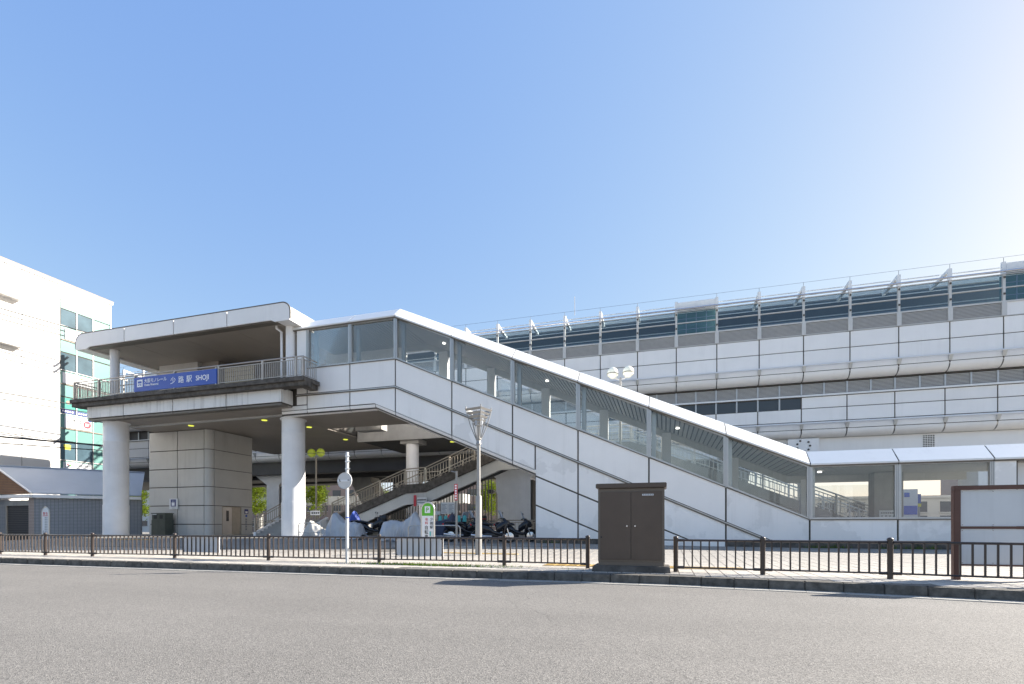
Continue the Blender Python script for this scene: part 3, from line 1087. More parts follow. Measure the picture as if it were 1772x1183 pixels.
# ------------------------------------------------------------------ blue station name sign on the railing
sg = thing('station_name_sign', 'long blue station name sign with white lettering on the deck railing', 'sign', (-27.35, 22.36, 9.22))
MB().box(-30.5, -24.2, 22.34, 22.41, 9.24, 10.09).build('sign_board', BLUE, sg, bevel=.008)
YT = 22.336
ic = MB().box(-30.23, -29.79, YT - .004, YT, 9.50, 9.94).build('monorail_pictogram', INKW, sg)
MB().xz([(-30.15, 9.72), (-29.87, 9.72), (-29.87, 9.84), (-30.15, 9.84)], YT - .010, YT - .005).build('pictogram_window', BLUE, ic)
MB().xz([(-30.13, 9.58), (-29.89, 9.58), (-29.89, 9.66), (-30.13, 9.66)], YT - .010, YT - .005).build('pictogram_skirt', BLUE, ic)
MB().xz([(-30.06, 9.505), (-29.96, 9.505), (-29.96, 9.615), (-30.06, 9.615)], YT - .012, YT - .0055).build('pictogram_beam', INKW, ic)
text('line_name', '大阪モノレール', .265, INKW, sg, (-29.66, YT - .002, 9.735), bold=.004, sx=.95)
text('line_name_latin', 'Osaka Monorail', .175, INKW, sg, (-29.66, YT - .002, 9.535), bold=.003, sx=1.0)
for k, ch in enumerate('少路駅'):
    text('station_name', ch, .43, INKW, sg, (-27.62 + .61 * k, YT - .002, 9.525), bold=.0035)
text('station_name_latin', 'SHOJI', .40, INKW, sg, (-25.70, YT - .002, 9.535), bold=.006, sx=.98)
for x in (-30.45, -27.35, -24.25):
    MB().box(x - .03, x + .03, 22.33, 22.44, 10.09, 10.16).build('sign_clip', STEEL, sg)
    MB().box(x - .03, x + .03, 22.33, 22.44, 9.18, 9.24).build('sign_clip', STEEL, sg)

# ------------------------------------------------------------------ canopy over the deck
cp = thing('deck_canopy', 'flat white canopy roof with rounded ends over the raised deck', 'canopy', (-28, 23, 9.18))
CX = [-36.2, -31.95, -27.95, -23.95, -19.62]
ZC0, ZC1 = 12.48, 13.47


def arc(cx, cz, r, a0, a1, n=8):
    return [(cx + r * math.cos(R(lerp(a0, a1, k / n))), cz + r * math.sin(R(lerp(a0, a1, k / n)))) for k in range(n + 1)]


for i, (a, b) in enumerate(zip(CX, CX[1:])):
    a2, b2 = a + (.032 if i else 0), b - (.032 if i < 3 else 0)
    if i == 0:
        pts = [(a2, ZC0), (a2 + 1.0, ZC0)] + [(a2 + 1.25, ZC0 + .12), (b2, ZC0 + .12), (b2, ZC1)] + arc(a2 + .6, ZC1 - .6, .6, 90, 180)
    elif i == 3:
        pts = [(a2, ZC0 + .12), (b2 - 1.25, ZC0 + .12), (b2 - 1.0, ZC0), (b2, ZC0)] + arc(b2 - .5, ZC1 - .5, .5, 0, 90) + [(a2, ZC1)]
    else:
        pts = [(a2, ZC0 + .12), (b2, ZC0 + .12), (b2, ZC1), (a2, ZC1)]
    MB().xz(pts, 22.8, 22.88).build('fascia_panel', WHITE, cp, bevel=.008)
# thin coping bead along the top
cop = [(x, z) for x, z in arc(-35.6, ZC1 - .6, .63, 180, 90)] + [(x, z) for x, z in arc(-20.12, ZC1 - .5, .53, 90, 0)]
MB().tube([(-36.23, 22.83, ZC0 + .1)] + [(x, 22.83, z) for x, z in cop] + [(-19.59, 22.83, ZC0 + .1)], .042, 6).build('coping', BELT, cp)
# roof shell: same profile carried back
prof = [(-36.17, ZC0 + .02)] + [(x, z) for x, z in arc(-35.6, ZC1 - .6, .57, 180, 90)] + [(x, z) for x, z in arc(-20.12, ZC1 - .5, .47, 90, 0)] + [(-19.65, ZC0 + .02)]
yy = [22.9, 24.0, 27.2, 30.4, 33.5]
for y0, y1 in zip(yy, yy[1:]):
    mb = MB()
    n = len(prof)
    vs = [(x, y0 + .015, z) for x, z in prof] + [(x, y1 - .015, z) for x, z in prof]
    mb.add(vs, [(i, i + 1, i + 1 + n, i + n) for i in range(n - 1)], True)
    mb.build('roof_shell', ROOFW, cp)
MB().xz([(-36.1, ZC0 + .14), (-19.7, ZC0 + .14), (-19.7, ZC1 - .5), (-20.1, ZC1 - .08), (-35.6, ZC1 - .08), (-36.1, ZC1 - .6)], 22.89, 33.4).build('roof_core', JOINT, cp)
for xs in (-36.2, -19.62 - .9):
    MB().box(xs + .02, xs + .9, 22.885, 33.3, ZC0 + .01, ZC0 + .13).build('edge_soffit', WHITE, cp)
for xa, xb in zip([-35.3, -31.95, -27.95, -23.95], [-31.95, -27.95, -23.95, -20.5]):
    mb = MB()
    y = 23.35
    while y < 33.2:
        mb.box(xa + .012, xb - .012, y, y + .17, ZC0 + .09, ZC0 + .13)
        y += .185
    stuff(mb.build('soffit_boards', SOFFIT, cp))
MB().box(-35.3, -20.5, 22.9, 23.33, ZC0 + .06, ZC0 + .125).build('soffit_trim', BELT, cp)
for x in (-34.1, -20.35):
    MB().lathe([(.26, 9.16), (.26, ZC0 + .1)], (x, 23.75, 0), 28).build('canopy_column', COLPAINT, cp)
for x in (-34.1, -24.5):
    MB().lathe([(.26, 9.16), (.26, ZC0 + .1)], (x, 31.5, 0), 28).build('canopy_column', COLPAINT, cp)
MB().tube([(-21.1, 23.5, ZC0 + .1), (-21.1, 23.5, ZC0 - .05), (-20.87, 23.62, ZC0 - .25), (-20.85, 23.62, 9.2)], .07, 10).build('rain_pipe', COLPAINT, cp)

# ------------------------------------------------------------------ lift tower
tw = thing('lift_tower', 'grey panelled lift tower standing under the raised deck', 'lift tower', (-32.6, 28.9, .55))
TX0, TX1, TY0, TY1 = -35.4, -29.9, 27.0, 30.8
MB().box(TX0 + .06, TX1 - .5, TY0 + .06, TY1, .4, 7.88).box(TX1 - .5, TX1 - .06, TY0 + .5, TY1, .4, 7.88).build('core_wall', JOINT, tw)
LP = mat('lift_tower_panel', (0.56, 0.545, 0.51), 0.5, var=.05, vscale=.8, streak=.5, streak_col=(.26, .24, .21), objvar=.03)
rows = [.5, 1.32, 2.62, 3.92, 5.2, 6.5, 7.88]
colx = [TX0, -32.72, -30.32]
for z0, z1 in zip(rows, rows[1:]):
    for a, b in zip(colx, colx[1:]):
        MB().box(a + .03, b - .03, TY0, TY0 + .05, z0 + .03, z1 - .03).build('panel', LP, tw, bevel=.006)
    # rounded corner
    mb = MB()
    pr = [(-30.32 + .02, TY0)] + [(-30.30 + .4 * math.sin(R(90 * k / 8)), TY0 + .4 - .4 * math.cos(R(90 * k / 8))) for k in range(9)] + [(TX1, TY0 + .42)]
    n = len(pr)
    mb.add([(x, y, z0 + .02) for x, y in pr] + [(x, y, z1 - .02) for x, y in pr], [(i, i + 1, i + 1 + n, i + n) for i in range(n - 1)], True)
    mb.build('corner_panel', LP, tw)
    if z0 >= 2.6:
        MB().box(TX1 - .05, TX1, TY0 + .46, TY1 - .02, z0 + .02, z1 - .02).build('panel', LP, tw, bevel=.006)
    else:
        MB().box(TX1 - .05, TX1, TY0 + .46, TY0 + 1.1, z0 + .02, z1 - .02).build('panel', LP, tw)
        MB().box(TX1 - .05, TX1, TY0 + 2.75, TY1 - .02, z0 + .02, z1 - .02).build('panel', LP, tw)
dr = MB().box(TX1 - .055, TX1 - .025, TY0 + 1.12, TY0 + 1.95, .5, 2.55).build('lift_door', ALU, tw)
MB().box(TX1 - .024, TX1 - .018, TY0 + 1.45, TY0 + 1.68, 1.55, 2.3).build('door_window', FARG, dr)
MB().box(TX1 - .056, TX1 - .03, TY0 + 1.97, TY0 + 2.73, .5, 2.55).build('lift_door', BRONZE, tw)
MB().box(TX1 - .06, TX1 + .01, TY0 + 1.08, TY0 + 1.12, .5, 2.6).box(TX1 - .06, TX1 + .01, TY0 + 2.73, TY0 + 2.77, .5, 2.6).box(TX1 - .06, TX1 + .01, TY0 + 1.12, TY0 + 2.73, 2.56, 2.6).build('door_frame', BRONZE, tw)
lg = MB().box(TX1 + .002, TX1 + .015, TY0 + 3.05, TY0 + 3.4, 2.1, 2.45).build('lift_symbol', NAVY, tw)
MB().box(TX1 + .016, TX1 + .02, TY0 + 3.12, TY0 + 3.33, 2.15, 2.3).build('symbol_cab', INKW, lg)
MB().lathe([(.09, 0), (.09, .012)], (TX1 + .002, TY0 + 3.22, 1.95), 16, 'X').build('round_symbol', BLUE, tw)
for k in range(5):
    MB().box(TX1 + .002, TX1 + .01, TY0 + 3.14, TY0 + 3.28, 1.62 - .18 * k, 1.76 - .18 * k).build('sign_character', GREYT, tw)
# upper part above the deck
MB().box(-34.4, -30.9, 27.0, 30.8, 9.16, ZC0 + .1).build('upper_wall', LP, tw)
MB().box(-30.85, -29.4, 27.3, 30.8, 9.16, ZC0 + .1).build('upper_wall', SOFFIT, tw)
# building wall behind the deck
uw = thing('rear_deck_wall', 'brown grey wall with pale shuttered counter at the back of the raised deck', 'wall', (-24, 33.4, 9.16))
MB().box(-29.4, -22.3, 33.5, 33.8, 9.16, 12.6).build('wall', SOFFIT, uw)
MB().box(-22.6, -22.3, 28.1, 33.49, 9.16, 12.6).build('side_wall', SOFFIT, uw)
pshut = MB().box(-28.6, -26.2, 27.1, 27.2, 9.16, 11.9).build('roller_shutter', mat('cream_shutter', (.5, .44, .30), .5, var=.05), uw)
for k in range(1, 8):
    MB().box(-28.6, -26.2, 27.085, 27.099, 9.5 + .3 * k, 9.53 + .3 * k).build('shutter_slat', BELT, pshut)

# ------------------------------------------------------------------ main station building (front plane Y = 40)
ms = thing('monorail_station', 'large white panelled elevated station building rising behind the stairway', 'station', (-10, 40, 0))
YC, YD = 40.0, 40.6
BAY = 2.85
X0 = 12.25
K0, K1 = -25, 7


def bx_mesh(name, m, w, t, h, bevel=.0):
    return MB().box(0, w, 0, t, 0, h).mesh(name, m, bevel=bevel)


g = .036
P = {}
for nm, m, z0, z1, yf in (('a', WHITE, 13.55, 14.65, YC), ('b', WHITE, 12.54, 13.55, YC), ('c', WHITE, 12.07, 12.54, YC), ('d', WHITE, 9.60, 10.42, YD), ('e', WHITE, 8.65, 9.60, YD), ('f', WHITE, 8.09, 8.65, YD)):
    P[nm] = (MB().box(g, BAY - g, 0, .06, g * .7, z1 - z0 - g * .7).mesh('panel', m, bevel=.008), z0, yf)
LV = MB().box(.05, BAY - .05, 0, .04, 0, .80)
lv_me = LV.mesh('louvre_back', DARK)
lvs = MB()
for k in range(9):
    lvs.box(.06, BAY - .06, -.03, .02, .02 + .088 * k, .075 + .088 * k)
lv2 = lvs.mesh('louvre_screen', LOUVRE)
lo = MB()
for k in range(9):
    lo.box(.04, BAY / 2 - .04, -.03, .02, .02 + .09 * k, .078 + .09 * k)
lo_me = lo.mesh('louvre_screen', LOUVRE)


def round_me(w, r):
    mb = MB()
    n = 7
    pr = [(r - r * math.cos(R(90 * k / n)), -r * math.sin(R(90 * k / n))) for k in range(n + 1)]
    vs = [(g, p[0], p[1]) for p in pr] + [(w - g, p[0], p[1]) for p in pr]
    mb.add(vs, [(i, i + n + 1, i + n + 2, i + 1) for i in range(n)], True)
    return mb.mesh('rounded_edge', WHITE)


RE = round_me(BAY, .56)
RE2 = round_me(BAY, .50)
pane_u = MB().box(.10, BAY - .10, 0, .015, 0, .80).mesh('glass_pane', GLB)
pane_l = MB().box(.10, BAY - .10, 0, .015, 0, .74).mesh('glass_pane', GLB)
win = MB().box(.05, BAY / 2 - .05, 0, .02, 0, .74).mesh('window_pane', FARG)
postm = MB().box(-.07, .07, -.06, .10, 14.66, 17.34).mesh('window_post', STEELB)
capm = MB().box(-.13, .13, -.09, .02, 14.66, 15.52).mesh('post_base', STEELB)
frm = MB().box(-.10, .10, -.04, .14, 17.36, 18.12).mesh('frame_upright', ROOFW)
arm = MB().hexa([(-.09, .0, 17.93), (.09, .0, 17.93), (.09, 2.5, 17.80), (-.09, 2.5, 17.80), (-.09, .0, 18.14), (.09, .0, 18.14), (.09, 2.5, 17.97), (-.09, 2.5, 17.97)]).mesh('frame_arm', ROOFW)
mul = MB().box(-.05, .05, -.05, .03, 0, .83).mesh('louvre_mullion', ALU)
brk = MB().yz([(-.22, 12.40), (-.02, 12.10), (-.02, 12.46), (-.22, 12.46)], -.10, .10).mesh('pipe_bracket', STEELB)
brk2 = MB().yz([(-.22, 8.44), (-.02, 8.14), (-.02, 8.50), (-.22, 8.50)], -.10, .10).mesh('pipe_bracket', STEELB)
bolt = MB().box(-.05, .05, -.10, -.06, 0, .12).mesh('post_clip', JOINT)
for k in range(K0, K1):
    x = X0 + BAY * k
    near = k >= -11
    last = k >= 3
    for nm in 'abcdef':
        if nm == 'd' and -6 <= k <= -2:
            continue
        me, z0, yf = P[nm]
        inst('panel', me, (x, yf, z0), ms)
    inst('rounded_edge', RE, (x, YC, 12.05), ms)
    inst('rounded_edge', RE2, (x, YD, 8.07), ms)
    if k == 3 or k == 4 or k == 5:
        inst('panel', P['b'][0], (x, YC, 14.66), ms)
    else:
        inst('louvre_screen', lv2, (x, YC + .02, 14.70), ms)
    if k in (-4, 3, 4, 5, 6):
        # closed bay with a white head box and gridded glass
        MB().box(x + .1, x + BAY - .1, YC - .02, YC + .5, 17.42, 18.05).build('head_box', ROOFW, ms, bevel=.03)
        gm = MB()
        for q in range(1, 4):
            gm.box(x + BAY * q / 4 - .03, x + BAY * q / 4 + .03, YC + .06, YC + .1, 15.62, 17.25)
        gm.box(x + .1, x + BAY - .1, YC + .065, YC + .095, 15.98, 16.03)
        gm.box(x + .1, x + BAY - .1, YC + .065, YC + .095, 16.78, 16.83)
        gm.build('window_grid', SLATE, ms)
        MB().box(x + .05, x + BAY - .05, YC + .5, YC + .55, 15.6, 17.4).build('blind', SPAN, ms)
    if near:
        inst('glass_pane', pane_u, (x, YC + .02, 16.50), ms)
        inst('glass_pane', pane_l, (x, YC + .02, 15.68), ms)
    for h in range(2):
        xx = x + BAY * h / 2
        inst('louvre_mullion', mul, (xx, YD + .02, 10.53), ms)
        if near:
            inst('louvre_screen', lo_me, (xx, YD + .06, 10.55), ms)
        if -6 <= k <= -2:
            inst('window_pane', win, (xx, YD + .04, 9.62), ms)
            inst('louvre_mullion', mul, (xx, YD + .02, 9.60), ms)
    inst('window_post', postm, (x, YC, 0), ms)
    inst('post_base', capm, (x, YC, 0), ms)
    inst('frame_upright', frm, (x, YC, 0), ms)
    inst('pipe_bracket', brk, (x, YC, 0), ms)
    inst('pipe_bracket', brk2, (x, YD, 0), ms)
    if not last:
        inst('frame_arm', arm, (x, YC, 0), ms)
    if near:
        inst('post_clip', bolt, (x, YC, 16.0), ms)
        inst('post_clip', bolt, (x, YC, 17.05), ms)
XL, XR = X0 + BAY * K0, X0 + BAY * K1
MB().box(XL, XR, YC + .065, YC + .3, 12.07, 14.68).build('backing_wall', JOINT, ms)
MB().box(XL, XR, YC + .10, YC + .3, 14.69, 15.52).build('backing_wall', DARK, ms)
MB().box(XL, XR, YD + .065, YD + .35, 8.08, 10.5).build('backing_wall', JOINT, ms)
MB().box(XL, XR, YD + .12, YD + .35, 10.51, 11.6).build('backing_wall', DARK, ms)
for z, h, y0, nm in ((14.655, .045, -.03, 'sill_bar'), (15.52, .10, -.05, 'sill_bar'), (16.44, .06, -.05, 'mid_rail'), (17.30, .05, -.02, 'head_rail')):
    MB().box(XL, XR, YC + y0, YC + .1, z, z + h).build(nm, STEELB, ms)
MB().box(XL, XR, YD - .12, YD + .05, 10.44, 10.54).build('white_ledge', ROOFW, ms)
MB().box(XL, XR, YD - .02, YD + .05, 11.38, 11.46).build('head_rail', JOINT, ms)
for (y, z, r, m) in ((YC - .32, 17.40, .07, CHROME), (YC - .22, 12.46, .06, PLASTW), (YD - .22, 8.50, .06, PLASTW), (YC + 2.3, 18.06, .045, ROOFW), (YC + 2.3, 17.66, .04, ROOFW), (YC + 1.0, 18.18, .035, ROOFW)):
    MB().tube([(XL, y, z), (XR, y, z)], r, 8).build('long_pipe', m, ms)
# roof over the platform, set back, with a white edge and a dark underside
MB().box(XL, XR, 44.0, 44.25, 18.60, 18.86).build('roof_edge', ROOFW, ms)
MB().box(XL, XR, 44.26, 58, 18.64, 18.8).build('roof', STEELB, ms)
MB().box(XL, XR, 44.27, 57, 18.52, 18.63).build('roof_underside', mat('blue_grey_underside', (.13, .17, .21), .6), ms)
MB().box(XL, XR, 43.2, 43.35, 15.2, 16.9).build('platform_screen', mat('blue_grey_screen', (.17, .22, .27), .35, var=.1, vscale=.4), ms)
for z in (16.25, 16.62, 16.98):
    MB().box(XL, XR, 43.1, 43.18, z, z + .06).build('platform_rail', STEELB, ms)
# far side wall, floor and underside
MB().box(XL, XR, 57.5, 58, 8.1, 17.3).build('far_wall', STEELB, ms)
MB().box(XL, XR, YC + .35, 57.4, 11.6, 12.0).build('platform_floor', CONC, ms)
MB().box(XL, XR, YD + .5, 57.4, 7.55, 7.9).build('underside', STEELB, ms)
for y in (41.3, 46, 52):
    MB().box(XL, -7.9, y, y + .9, 6.35, 7.54).build('concrete_girder', DARK, ms)  # left run coloured dark in place of the shade under the station
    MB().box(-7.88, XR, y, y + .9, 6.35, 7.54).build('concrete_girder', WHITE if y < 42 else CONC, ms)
pl = MB().box(8.6, 10.6, 40.9, 41.28, 6.4, 7.5).build('girder_plate', WHITE, ms)
for k in range(9):
    if k in (2,):
        continue
    a = 2 * math.pi * k / 9
    MB().lathe([(.07, 0), (.07, .05)], (9.6 + .42 * math.cos(a), 40.85, 6.98 + .42 * math.sin(a)), 10, 'Y').build('bolt', JOINT, pl)
vg = MB()
for i in range(5):
    for j in range(9):
        vg.box(17.0 + .14 * i, 17.09 + .14 * i, 41.27, 41.295, 6.4 + .12 * j, 6.46 + .12 * j)
stuff(vg.build('vent_holes', JOINT, ms))
MB().box(5.0, 8.4, 41.18, 41.29, 6.85, 7.3).build('cable_tray', CONC, ms)
# piers
for x, hw in ((-38.2, .75), (-12.65, 1.55), (22, 1.55)):
    MB().xz([(x - hw, .2), (x + hw, .2), (x + hw, 5.4), (x + hw + 1.4, 6.34), (x - hw - 1.4, 6.34), (x - hw, 5.4)], 42.0, 44.5).build('pier', COLPAINT, ms)
    MB().box(x + hw + .01, x + hw + .2, 42.2, 44.2, .2, 5.2).build('dark_side_strip', JOINT, ms)  # dark strip along the right side of each pier
for x in (-58, 5):
    MB().xz([(x - .9, .2), (x + .9, .2), (x + 2.1, 6.34), (x - 2.1, 6.34)], 47, 49).build('pier', CONC, ms)
MB().xz([(-28.6, .2), (-27.4, .2), (-29.6, 6.34), (-32.2, 6.34)], 46.2, 48).build('leaning_pier', CONC, ms)
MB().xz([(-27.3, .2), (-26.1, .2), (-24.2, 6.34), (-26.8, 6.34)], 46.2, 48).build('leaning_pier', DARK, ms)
MB().tube([(XL, YC, 18.42), (-16, YC, 18.4), (8, YC, 18.4), (XR, YC, 18.45)], .008, 5).build('lightning_wire', CABLE, ms)
for k in range(K0, K1):
    if k not in (-4, 4, 5):
        MB().tube([(X0 + BAY * k, YC + .02, 18.0), (X0 + BAY * k, YC + .02, 18.4)], .012, 5).build('wire_rod', CABLE, ms)
MB().tube([(-6.9, YC + .1, 18.1), (-6.9, YC + .1, 19.6)], .03, 6).build('antenna', PLASTW, ms)

# ------------------------------------------------------------------ open stair rising behind
os_ = thing('open_stair', 'open concrete stair with bronze railings rising behind the covered motorbikes', 'stair', (-18, 28.8, .58))
GZ = .58
# lower flight goes back (+Y), from Y=26.5 to 28.8, X -25.6 .. -21.9
for k in range(7):
    MB().box(-25.4, -22.0, 26.5 + .33 * k, 26.5 + .33 * (k + 1) - .004, GZ - .1, GZ + .15 * (k + 1)).build('step', CONC, os_, bevel=.01)
for x in (-25.6, -21.98):
    MB().yz([(26.45, GZ - .1), (29.0, GZ - .1), (29.0, GZ + 1.22), (26.45, GZ + .2)], x, x + .2).build('stringer', COLPAINT, os_)
MB().box(-25.4, -21.6, 28.82, 31.2, GZ - .1, GZ + 1.05).build('landing', CONC, os_)


def fz(x):
    """walking level of the main flight"""
    return interp(x, [(-21.4, 1.65), (-15.9, 3.72), (-14.5, 3.78), (-9.5, 5.75), (-1.8, 5.80), (11.6, 0.30), (12.5, 0.3)])


pts = [-21.4, -15.9, -14.5, -9.5, -1.8, 11.6]
for y0 in (28.8, 31.0):
    for a, b in zip(pts, pts[1:]):
        MB().xz([(a, fz(a) - .42), (b, fz(b) - .42), (b, fz(b) + .12), (a, fz(a) + .12)], y0, y0 + .2).build('stringer', (CONCD if a < -10 else CONC) if y0 < 29 else STEELB, os_)
for a, b in zip(pts, pts[1:]):
    MB().xz([(a, max(fz(a) - 1.15, .2)), (b, max(fz(b) - 1.15, .2)), (b, fz(b) - .43), (a, fz(a) - .43)], 28.95, 29.2).build('girder', STEELB, os_)
    MB().xz([(a, max(fz(a) - .9, .2)), (b, max(fz(b) - .9, .2)), (b, fz(b) - .1), (a, fz(a) - .1)], 29.21, 30.98).build('flight_slab', DARK, os_)


def railing(pts3, parent, m, h=1.0, spacing=.16, post_every=1.7, two=True):
    """pts3: floor-level polyline; builds rails, posts and pickets as parts"""
    up = lambda z: [(p[0], p[1], p[2] + z) for p in pts3]
    MB().tube(up(h), .04, 8).build('handrail', m, parent)
    if two:
        MB().tube(up(h - .16), .028, 6).build('mid_bar', m, parent)
    MB().tube(up(.14), .026, 6).build('bottom_bar', m, parent)
    pk = MB().box(-.014, .014, -.014, .014, .14, h - .16).mesh('picket', m)
    po = MB().box(-.045, .045, -.045, .045, 0, h - .02).mesh('railing_post', m)
    acc = 0
    nextp = 0
    for a, b in zip(pts3, pts3[1:]):
        a, b = Vector(a), Vector(b)
        d = (b - a)
        L = Vector((d.x, d.y)).length
        n = max(1, int(L / spacing))
        for k in range(n):
            q = a + d * (k + .5) / n
            inst('picket', pk, q, parent)
        m_ = max(1, round(L / post_every))
        for k in range(m_):
            inst('railing_post', po, a + d * k / m_, parent)
    inst('railing_post', po, pts3[-1], parent)


fr = [(x, 28.9, fz(x) + .12) for x in (-21.4, -15.9, -14.5, -9.5, -1.8, 11.6)]
railing(fr[:4], os_, BRONZE, spacing=.19)
railing(fr[3:], os_, CREAM, spacing=.19)
bkr = [(x, 31.1, fz(x) + .12) for x in (-21.4, -15.9, -14.5, -9.5, -1.8, 11.6)]
railing(bkr[:4], os_, BRONZE, spacing=.24, two=False)
railing(bkr[3:], os_, CREAM, spacing=.24)
for x in (-25.5, -21.88):
    railing([(x, 26.5, GZ + .25), (x, 28.85, GZ + 1.28)], os_, BRONZE, h=.9, spacing=.17)
# bars that close the space under the flight
ub = thing('bar_screen', 'dark vertical bar screen closing the space under the open stair', 'screen', (-14, 29.3, .5))
cm = MB().box(-.025, .025, -.025, .025, 0, 1).mesh('bar', BLK)
x = -17.8
while x < -10.2:
    h = max(.3, fz(x) - 1.25 - .45)
    o = inst('bar', cm, (x, 29.32, .45), ub, (0, 0, 0), (1, 1, h))
    x += .2

# railing fence behind the parked bikes
bf = thing('rear_railing', 'grey brown pedestrian railing along the street under the station', 'railing', (-14, 34, .55))
railing([(-37, 36.5, .5), (-22, 36.5, .55), (-9.0, 34.5, .45), (-5.5, 34, .42)], bf, BRONZE, h=1.15, spacing=.28, post_every=2.0)

# ------------------------------------------------------------------ things behind, under the station
def tree(loc, h, cr, label, seed, leaf=LEAF, leaves=1500, size=.16):
    rnd = random.Random(seed)
    t = thing('street_tree', label, 'tree', loc, local=True, group='street trees beyond the station')
    tb = MB()
    tb.tube([(0, 0, -.1), (.03, .02, h * .3), (-.02, .03, h * .6), (.02, 0, h * .92)], [.11, .085, .06, .02], 8)
    tips = []
    for k in range(14):
        z = h * rnd.uniform(.35, .85)
        a = k * 2.4
        L = cr * rnd.uniform(.55, .95) * (1.15 - z / h * .6)
        e = (L * math.cos(a), L * math.sin(a), z + L * .55)
        tb.tube([(0, 0, z), (e[0] * .5, e[1] * .5, z + L * .2), e], [.035, .022, .01], 5)
        tips.append(Vector(e))
        tips.append(Vector((e[0] * .55, e[1] * .55, z + L * .25)))
    tb.build('trunk', BARK, t)
    cb = MB()
    for k in range(leaves):
        c = rnd.choice(tips) if rnd.random() < .8 else Vector((0, 0, h * rnd.uniform(.45, 1)))
        p = c + Vector((rnd.gauss(0, 1), rnd.gauss(0, 1), rnd.gauss(0, .9))) * cr * .20
        u = Vector((rnd.gauss(0, 1), rnd.gauss(0, 1), rnd.gauss(0, .6))).normalized()
        v = u.orthogonal().normalized()
        s_ = size * rnd.uniform(.6, 1.3)
        cb.add([p - u * s_ * .5, p + v * s_ * .35, p + u * s_ * .6, p - v * s_ * .35], [(0, 1, 2, 3)])
    cb.build('crown', leaf, t)
    return t


tree((-61.4, 64, .2), 8.6, 1.9, 'yellow green young tree seen just right of the lift tower', 1, leaves=2600, size=.26)
tree((-48.5, 62, .2), 7.9, 1.9, 'yellow green young tree seen behind the twin globe lamp under the deck', 2, leaves=2600, size=.26)
tree((-22.0, 62, .2), 6.9, 1.9, 'yellow green young tree seen just left of the pale station pier', 3, leaves=2600, size=.26)
tree((-37.9, 62, .2), 6.3, 1.5, 'small yellow green tree seen through the open stair railing', 4, leaves=2000, size=.24)
tree((-84, 62, .2), 8.0, 2.4, 'yellow green tree seen between the round column and the lift tower', 5, leaves=2600, size=.28)


def far_building(x0, x1, y, z1, m, label, cols, rowsn, z0=0.2, wh=1.1, depth=8, wz=1.2):
    t = thing('far_building', label, 'building', ((x0 + x1) / 2, y, 0))
    MB().box(x0, x1, y, y + depth, z0 - .4, z1).build('wall', m, t)
    MB().box(x0 - .15, x1 + .15, y - .15, y + depth, z1, z1 + .25).build('parapet', FARW, t)
    cw = (x1 - x0) / cols
    rh = (z1 - wz) / rowsn
    for i in range(cols):
        for j in range(rowsn):
            xa = x0 + cw * i + cw * .2
            za = wz + rh * j
            w = MB().box(xa, xa + cw * .6, y - .03, y + .02, za, za + wh).build('window', FARG, t)
            MB().box(xa - .06, xa + cw * .6 + .06, y - .12, y - .005, za - .1, za - .01).build('sill', FARW, w)
    return t


far_building(-88, -54, 80, 9.5, FARB, 'brown walled low building beyond the station seen past the lift tower', 12, 3)
far_building(-52, -38, 78, 7.2, FARW, 'pale low building with dark windows beyond the station', 6, 3)
far_building(-36, -8, 80, 9.0, FARB, 'dark brown building beyond the pale station pier', 9, 3)
far_building(13, 33, 64, 4.2, FARW, 'pale shop building across the far street', 7, 2)
far_building(34, 54, 70, 8.5, FARB, 'reddish brown building far right across the street', 8, 3)
far_building(-112, -92, 78, 13, FARW, 'white block far behind the office building', 6, 4)

# raised footway far behind: slab, railing
fw = thing('far_footway', 'elevated footway with railing seen in the gap beside the lift tower', 'footway', (-55, 46, 9))
MB().box(-75, -37, 45, 48, 9.2, 9.9).build('slab', CONCD, fw)
MB().box(-75, -37, 45.4, 47.6, 8.2, 9.19).build('girder', CONC, fw)
MB().box(-75, -37, 46, 57, 6.6, 8.19).build('under_deck', DARK, fw)
railing([(-66, 45.2, 9.9), (-37, 45.2, 9.9)], fw, STEEL, h=1.3, spacing=.3, post_every=2.5)
cr_ = thing('curved_flyover', 'pale ribbed underside of a flyover far beyond the station', 'flyover', (-50, 69, 0))
MB().box(-75, -28, 68, 71, 4.6, 5.9).build('deck_side', STEELB, cr_)
rb = MB().box(0, .12, -.12, 0, 0, 1.3).mesh('rib', CONC)
for k in range(24):
    inst('rib', rb, (-74 + 1.9 * k, 68, 4.6), cr_)
for x in (-66, -45, -31):
    MB().lathe([(.6, 0.1), (.6, 4.6)], (x, 69.5, 0), 20).build('pier', CONC, cr_)

# ------------------------------------------------------------------ office building on the left (side wall X = -46)
ob = thing('office_building', 'tall white office block with pale green glazed corner and shop signs', 'building', (-50, 26, 0))
OX = -46.0
MB().box(-62, OX - .05, 14, 31.75, -.2, 20.3).build('core_wall', JOINT, ob)
ys = [14, 21.2, 25.4, 27.9]
zs = [-.2, 4.6, 8.1, 12.3, 16.0, 20.4]
for a, b in zip(ys, ys[1:]):
    for z0, z1 in zip(zs, zs[1:]):
        MB().box(OX - .05, OX, a + .022, b - .022, z0 + .022, z1 - .022).build('wall_panel', OFFW, ob)
MB().box(OX - .05, OX, 27.9, 31.75, 19.3, 20.4).build('wall_panel', OFFW, ob)
MB().box(-62, OX + .08, 14, 31.85, 20.4, 20.62).build('coping', OFFW, ob)
MB().box(-62, OX + .10, 14, 31.9, 20.62, 20.70).build('coping_flashing', TRIMR, ob)
for k in range(3):
    MB().box(OX, OX + .02, 27.9, 31.75, 19.45 + .16 * k, 19.47 + .16 * k).build('wall_groove', TRIMR, ob)
gy = [27.9, 29.05, 30.3, 31.7]
